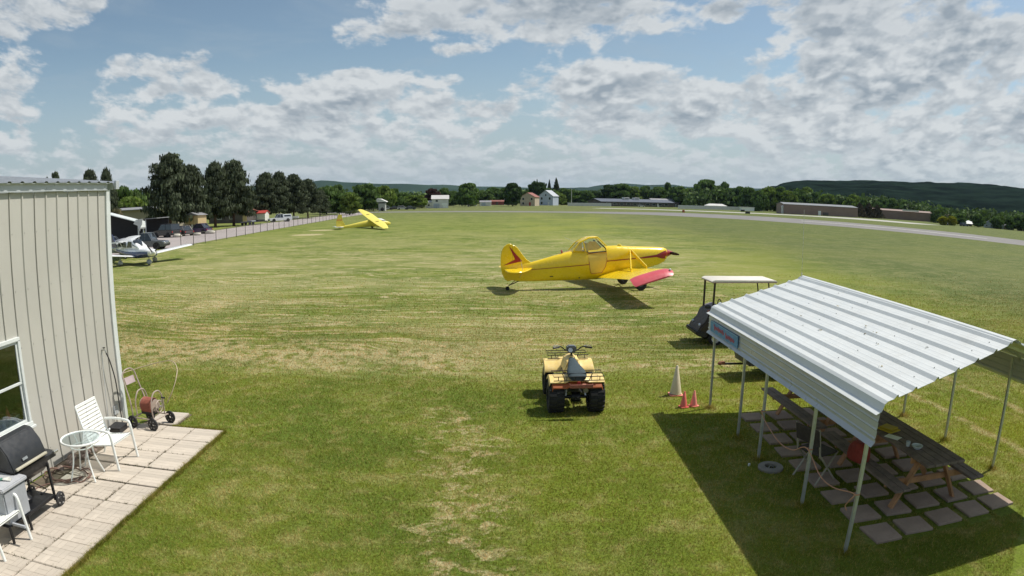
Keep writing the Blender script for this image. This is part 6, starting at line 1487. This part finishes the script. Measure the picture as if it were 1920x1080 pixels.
# open carport-style shelter beyond the wall corner
t = thing('open_shelter', 'open dark shelter with white sloping roof edge beside the hangar corner', 'shelter', (-40.8, 60.5, 0), 0)
for s in (-1, 1):
    b = MB(); b.prism([(0,3.75),(s*4.3,2.72),(s*4.3,2.62),(0,3.65)], -3.2, -1.9, 'y'); b.build('roof', m_trim, t, smooth=False)
    b = MB(); b.bar((0,-3.24,3.70), (s*4.32,-3.24,2.67), .06, .20, (0,1,0)); b.build('roof_edge', m_trim, t)
    b = MB(); b.prism([(s*4.31,2.70),(s*4.38,2.70),(s*4.45,2.1),(s*4.36,1.95),(s*4.31,2.1)], -3.2, -1.9, 'y'); b.build('side_skirt', m_trim, t, smooth=False)
    for y in (-3.0, -2.0): b = MB(); b.bar((s*4.2,y,0), (s*4.2,y,2.66), .10, .10); b.build('post', m_galv, t)
b = MB(); b.prism([(-4.15,0),(4.15,0),(4.15,2.60),(0,3.62),(-4.15,2.60)], -2.0, -1.94, 'y'); b.build('shade_backing', m_dark, t)  # near-black sheet stands in for the shade inside the shelter
b = MB(); b.add([(4.05,-3.27,2.9),(4.9,-3.27,2.98),(4.85,-3.27,2.45),(4.66,-3.27,2.20),(4.52,-3.27,1.75),(4.30,-3.27,2.30),(3.75,-3.27,2.50),(4.05,-3.22,2.9),(4.9,-3.22,2.98),(4.85,-3.22,2.45),(4.66,-3.22,2.20),(4.52,-3.22,1.75),(4.30,-3.22,2.30),(3.75,-3.22,2.50)], [(0,1,2,3,4,5,6),(13,12,11,10,9,8,7)]+[(i,(i+1)%7,(i+1)%7+7,i+7) for i in range(7)]); b.build('torn_cover', m_wh, t, smooth=False)
# kiosk on wheels
t = thing('control_kiosk', 'small grey control kiosk with a white sloping roof and a tyre on its side', 'kiosk', (-42.8, 226, 0), 0); t.scale = (.74,.74,.74)
b = MB(); b.box((0,0,1.9), (3.2,3.0,3.6)); b.build('kiosk_wall', mat('pale_grey_board', (.42,.42,.40), .7), t, bevel=.03)
b = MB(); b.prism([(-2.6,5.4),(-2.2,6.0),(-.6,5.9),(2.4,4.6),(2.4,4.3),(-2.3,4.3)], -2, 2, 'y'); b.build('kiosk_roof', m_wh, t, bevel=.05)
b = MB(); b.box((0,0,3.95), (3.0,2.8,.7)); b.build('kiosk_window', m_glassd, t)
wheel(t, (.3,-1.62,.95), .85, .3, m_blackp, m_rubber, 'y', .4, 18)
house('white_barn', 'white two-level barn with garage doors left of the big round tree', 'barn', (-28.8, 292, 0), R(5), 7.4, 7, 4.0, 1.6, m_wh, mat('pale_roof', (.50,.49,.47), .7, 0, .06, .5), [(-1.5,3.2,1,.8)], [(2.0,2.6,2.2,m_white),(-1.6,2.6,2.0,m_bluew)], 'x', .3)
house('barn_annex', 'pale lean-to annex joined to the left end of the white barn', 'annex', (-33.8, 291, 0), R(5), 3.0, 5.5, 2.4, .8, m_wh, mat('pale_roof', (.50,.49,.47), .7, 0, .06, .5), [(0,1.3,.8,.8)], [], 'x', .2)
house('family_house', 'tan house with a red-brown roof, middle of the houses across the field', 'house', (14.8, 381, 0), R(-22), 9, 8, 5.2, 2.4, m_tanw, m_redr, [(-2.6,4.0,1.1,1.3),(2.6,4.0,1.1,1.3),(-2.6,1.4,1.1,1.3)], [(1.5,1.1,2.1,m_red)], 'y', .4, group='houses across the airfield')
house('family_house', 'grey-blue gabled house with white roof edge, rightmost of the houses', 'house', (28.5, 421, 0), R(-28), 10, 9, 6.0, 3.6, m_bluew, mat('light_roof', (.40,.42,.45), .7), [(-2.8,4.4,1.2,1.5),(2.8,4.4,1.2,1.5),(0,6.6,1.0,1.2),(-2.8,1.5,1.2,1.5)], [(2,1.1,2.1,m_wh)], 'y', .4, group='houses across the airfield')
house('family_house', 'pale blue narrow house half hidden by a dark tree', 'house', (0.4, 440, 0), R(12), 7, 7, 5.2, 3.4, m_bluew, m_slate, [(-1.6,3.8,1,1.3),(1.6,3.8,1,1.3)], [(0,1.1,2.1,m_red)], 'y', .4, group='houses across the airfield')
house('red_shed', 'low dark red shed at the foot of the pale blue house', 'shed', (-4.8, 425, 0), 0, 9, 4, 2.2, .8, mat('barn_red', (.22,.05,.045), .7), m_redr, [], [(0,1.6,1.9,m_dk)], 'x', .2)
house('white_garage', 'small pale garage with grey roof right of the big round tree', 'garage', (-10.8, 373, 0), 0, 6.4, 5, 2.0, .9, m_wh, m_greyr, [], [(-1,2.3,1.7,m_bluew)], 'x', .2)
house('white_garage', 'tiny white garage at the foot of the big round tree', 'garage', (-18.4, 372, 0), 0, 5.2, 4, 1.7, .5, m_wh, m_wh, [], [(0,2.2,1.3,m_greyp)], 'x', .2)
house('school_building', 'long low dark school with slate roof across the runway', 'school', (84, 425, 0), R(24), 58, 16, 3.0, 1.7, m_dk, m_slate, [(-24+5.2*i,1.6,2.8,1.2) for i in range(10)], [(16,1.6,2.3,m_wh)], 'x', .8)
for i, (x, y) in enumerate(((79,421),(86.5,424.5))):
    t = thing('roof_unit', ('left','right')[i]+' one of two white box units on the school roof', 'roof unit', (x, y, 4.35), R(24), 'white units on the school roof'); b = MB(); b.box((0,0,.75), (4,3,1.5)); b.build('unit_casing', m_wh, t, bevel=.05); b = MB(); b.box((0,-1.52,.8), (3,.06,.8)); b.build('unit_grille', m_greyr, t)
house('school_wing', 'paler school wing with a low grey roof at the right end', 'building', (112, 455, 0), R(24), 22, 12, 3.2, 2.4, mat('mauve_brick', (.26,.2,.19), .8), m_greyr, [(-7,1.7,2,1.2),(-2,1.7,2,1.2),(4,1.7,2,1.2)], [(8,1.6,2.3,m_wh)], 'x', .6)
def board_fence(label, a, b_, h, n, m_):
    t = thing('board_fence', label, 'fence', (a[0], a[1], 0), math.atan2(b_[1]-a[1], b_[0]-a[0])); L_ = math.hypot(b_[0]-a[0], b_[1]-a[1])
    me = MB().box((0,0,h/2+.05), (L_/n-.03,.10,h)).mesh('fence_panel_mesh', m_, smooth=False); pm = MB().box((0,.1,h/2+.1), (.16,.16,h+.2)).mesh('fence_post_mesh', m_, smooth=False)
    for i in range(n): inst(me, 'fence_panel', t, (L_/n*(i+.5),0,0))
    for i in range(n+1): inst(pm, 'post', t, (L_/n*i,0,0))
m_wf = mat('white_fence_board', (.56,.56,.55), .7, 0, .05, .3)
board_fence('short low white board fence left of the school', (38.7,398), (66,400), 1.9, 9, m_wf)
board_fence('long low white board fence right of the school', (96.1,352), (156,372), 2.0, 20, m_wf)
house('white_trailer', 'white box trailer at the right end of the long white fence', 'trailer', (138.8, 355, 0), R(8), 8.5, 2.6, 2.0, 0, m_white, m_wh, [], [], 'n')
t = thing('white_marquee', 'low white tent top behind the long white fence', 'tent', (125, 372, 0), R(8)); b = MB(); b.loft([[(-7,-2,2.2),(7,-2,2.2),(7,2,2.2),(-7,2,2.2)],[(-4,-1,3.4),(4,-1,3.4),(4,1,3.4),(-4,1,3.4)]]); b.box((0,0,1.1), (13.6,3.8,2.2)); b.build('canvas', m_wh, t, smooth=False)
house('brown_hangar', 'big brown metal hangar beyond the runway with a small white door', 'hangar', (156.5, 300, 0), R(-14), 39, 22, 4.6, .9, m_brownc, m_brownr, [], [(-1.0,1.4,2.2,m_white),(2.2,3.0,1.6,m_dk)], 'x', .2)
t = thing('fuel_tank', 'small white tank at the left end of the big brown hangar', 'tank', (135.2, 296, 0)); b = MB(); b.cyl((0,0,0), (0,0,3.4), .8, n=14); b.sphere((0,0,3.4), .95, 12, (1,1,.7)); b.build('tank_shell', m_wh, t)
house('brown_hangar', 'second brown metal hangar further right, beyond the dark cedars', 'hangar', (214, 296, 0), R(-30), 44, 18, 4.3, .8, m_brownc, m_brownc, [(14,3.2,3,1.4)], [], 'x', .2)
house('roof_lantern', 'small white vents on the far brown hangar roof', 'vent', (208, 286, 4.6), R(-30), 9, 2, .6, 0, m_wh, m_wh, [], [], 'n', .1)
t = thing('white_tent', 'white pointed tent before the village at the far right', 'tent', (198.6, 226, 0), R(-35)); 
b = MB(); 
b.loft([[(-3.6,-2.4,1.1),(3.6,-2.4,1.1),(3.6,2.4,1.1),(-3.6,2.4,1.1)],[(-2.0,-1.2,1.7),(2.2,-1.2,1.9),(2.2,1.2,1.9),(-2.0,1.2,1.7)],[(-.2,-.1,2.5),(.2,-.1,2.5),(.2,.1,2.5),(-.2,.1,2.5)]]); b.build('tent_roof', m_white, t, smooth=False)
for x in (-3.4,3.4):
    for y in (-2.2,2.2): b = MB(); b.bar((x,y,0), (x,y,1.2), .08, .08); b.build('tent_pole', m_steel, t)
b = MB(); b.box((0,0,.5), (3.5,1.5,.7)); b.build('tables', m_dk, t)
VH = [(208.5,222,'pale grey house left of the cluster right of the tent',m_bluew,m_slate),(212.5,219,'small blue-grey house in the middle of the cluster right of the tent',m_bluew,m_greyr),(216.5,216,'tan house right of the cluster near the right edge',m_tanw,m_greyr),(222,212,'dark roofed house nearest the right edge of the photo',m_dk,m_slate)]
for x, y, lab, wm, rm in VH: house('village_house', lab, 'house', (x, y, 0), R(-40), 4.6, 4.2, 1.6, 1.5, wm, rm, [(-1.2,1.0,.6,.6),(1.2,1.0,.6,.6)], [(0,.6,1.2,m_wh)], 'y', .2, group='small houses at the far right')
# runway furniture
t = thing('orange_marker', 'small orange marker board at the far runway edge', 'marker', (66.5, 236, 0)); b = MB(); b.prism([(-.5,0),(.5,0),(.35,1.0),(-.35,1.0)], -.3, .3, 'y'); b.build('marker_board', mat('marker_orange', (.45,.13,.06), .6), t)
for i, (x, y) in enumerate(((112,292),(92.6,236))):
    t = thing('runway_sign', ('farther','nearer')[i]+' of two small black signs beside the runway', 'sign', (x, y, 0), 0, 'black signs beside the runway'); b = MB(); b.box((0,0,.75), (2.0,.2,.9)); b.build('sign_face', m_black, t, bevel=.02)
    for s in (-1,1): b = MB(); b.bar((s*.7,0,0), (s*.7,0,.32), .08, .08); b.build('post', m_black, t)
t = thing('mast', 'thin pale mast rising above the short white fence', 'mast', (41.2, 400, 0)); b = MB(); b.cyl((0,0,0), (0,0,10.5), .16, .08, 8); b.build('mast_pole', m_wh, t)
t = thing('utility_pole', 'thin pole beside the tan red-roofed house', 'pole', (4.6, 372, 0)); b = MB(); b.cyl((0,0,0), (0,0,8), .16, .10, 8); b.box((0,0,7.4), (1.6,.12,.12)); b.build('pole_shaft', m_wood, t)
t = thing('windsock_frame', 'dark red frame behind the raised wing of the glider', 'frame', (-59.5, 263, 0)); b = MB(); b.bar((-1.5,0,0), (0,0,4.2), .3, .3); b.bar((1.5,0,0), (0,0,4.2), .3, .3); b.box((1.4,0,1.2), (1.6,.6,2.2)); b.build('frame_bars', mat('dull_red', (.28,.05,.04), .6), t)
# boulders
for i, (x, y, r, lab) in enumerate(((-42.6,76.9,.55,'low whitish boulder in front of the black off-roader'),(-41.2,80.2,.45,'grey boulder beside the dark brown small car'),(-41.0,84.0,.6,'rounded white boulder between the brown and purple cars'))):
    rng = random.Random(i); b = MB(); b.sphere((0,0,r*.35), r, 12, (1.3,.8,.55)); b.v = [(p[0]+rng.gauss(0,r*.05), p[1]+rng.gauss(0,r*.05), max(-.05,p[2]+rng.gauss(0,r*.04))) for p in b.v]
    o = b.build('boulder', m_stonew, ang=60); o.location = (x, y, 0); tag(o, lab, 'boulder', 'boulders at the car park edge')
# ============================================================ chain link fences
m_fence = mat('fence_steel', (.12,.11,.10), .6, .3)
def chain_fence(label, pts, h, gap, wire_gap=.30):
    t = thing('chain_link_fence', label, 'fence', (pts[0][0], pts[0][1], 0)); o = Vector((pts[0][0], pts[0][1], 0))
    pm = MB().cyl((0,0,0), (0,0,h+.04), .035, n=6).mesh('fence_post_mesh', m_fence); wires = MB(); rail = MB()
    for a, b_ in zip(pts, pts[1:]):
        A_, B_ = Vector((a[0],a[1],0))-o, Vector((b_[0],b_[1],0))-o; L_ = (B_-A_).length; d = (B_-A_)/L_; n = max(1, round(L_/gap))
        for i in range(n): inst(pm, 'post', t, tuple(A_+d*(L_*i/n)))
        rail.cyl(tuple(A_+Vector((0,0,h))), tuple(B_+Vector((0,0,h))), .020, n=5)
        k_ = int(L_/wire_gap); hw = .006
        for i in range(k_):
            p = A_+d*(i*wire_gap)
            for sg in (-1, 1):
                q0 = p+Vector((0,0,.03 if sg > 0 else h-.03)); q1 = p+d*min(h, L_-i*wire_gap)+Vector((0,0,h-.03 if sg > 0 else .03))
                wires.add([q0+Vector((0,0,-hw)), q1+Vector((0,0,-hw)), q1+Vector((0,0,hw)), q0+Vector((0,0,hw))], [(0,1,2,3)])
    rail.build('top_rail', m_fence, t); w_ = wires.build('chain_link_mesh', m_fence, t, smooth=False); w_['kind'] = 'stuff'
chain_fence('chain link fence running along the near side of the access road', [(-31.3,57.2),(-31.5,66),(-32.5,77),(-33.4,90),(-34.5,105),(-35.3,121),(-36.5,137),(-37.2,146)], 1.25, 3.2, .25)
chain_fence('low far fence crossing behind the glider towards the houses', [(-37.2,146),(-38.5,165),(-40,190),(-38,225),(-30,262),(-12,310),(12,345)], 1.3, 6.0, .8)
# ============================================================ air: thin even haze round the whole place
hm = bpy.data.materials.new('haze_air'); hm.use_nodes = True; ht = hm.node_tree; ht.nodes.clear()
hv = ht.nodes.new('ShaderNodeVolumePrincipled'); hv.inputs['Density'].default_value = HAZE; hv.inputs['Color'].default_value = (.50,.72,1.0,1); hv.inputs['Anisotropy'].default_value = .3
hn = ht.nodes.new('ShaderNodeOutputMaterial'); ht.links.new(hv.outputs[0], hn.inputs['Volume'])
b = MB(); b.box((0,0,110), (20000,20000,222)); hz = b.build('haze', hm, smooth=False); struct(hz, 'stuff', 'thin haze in the air')
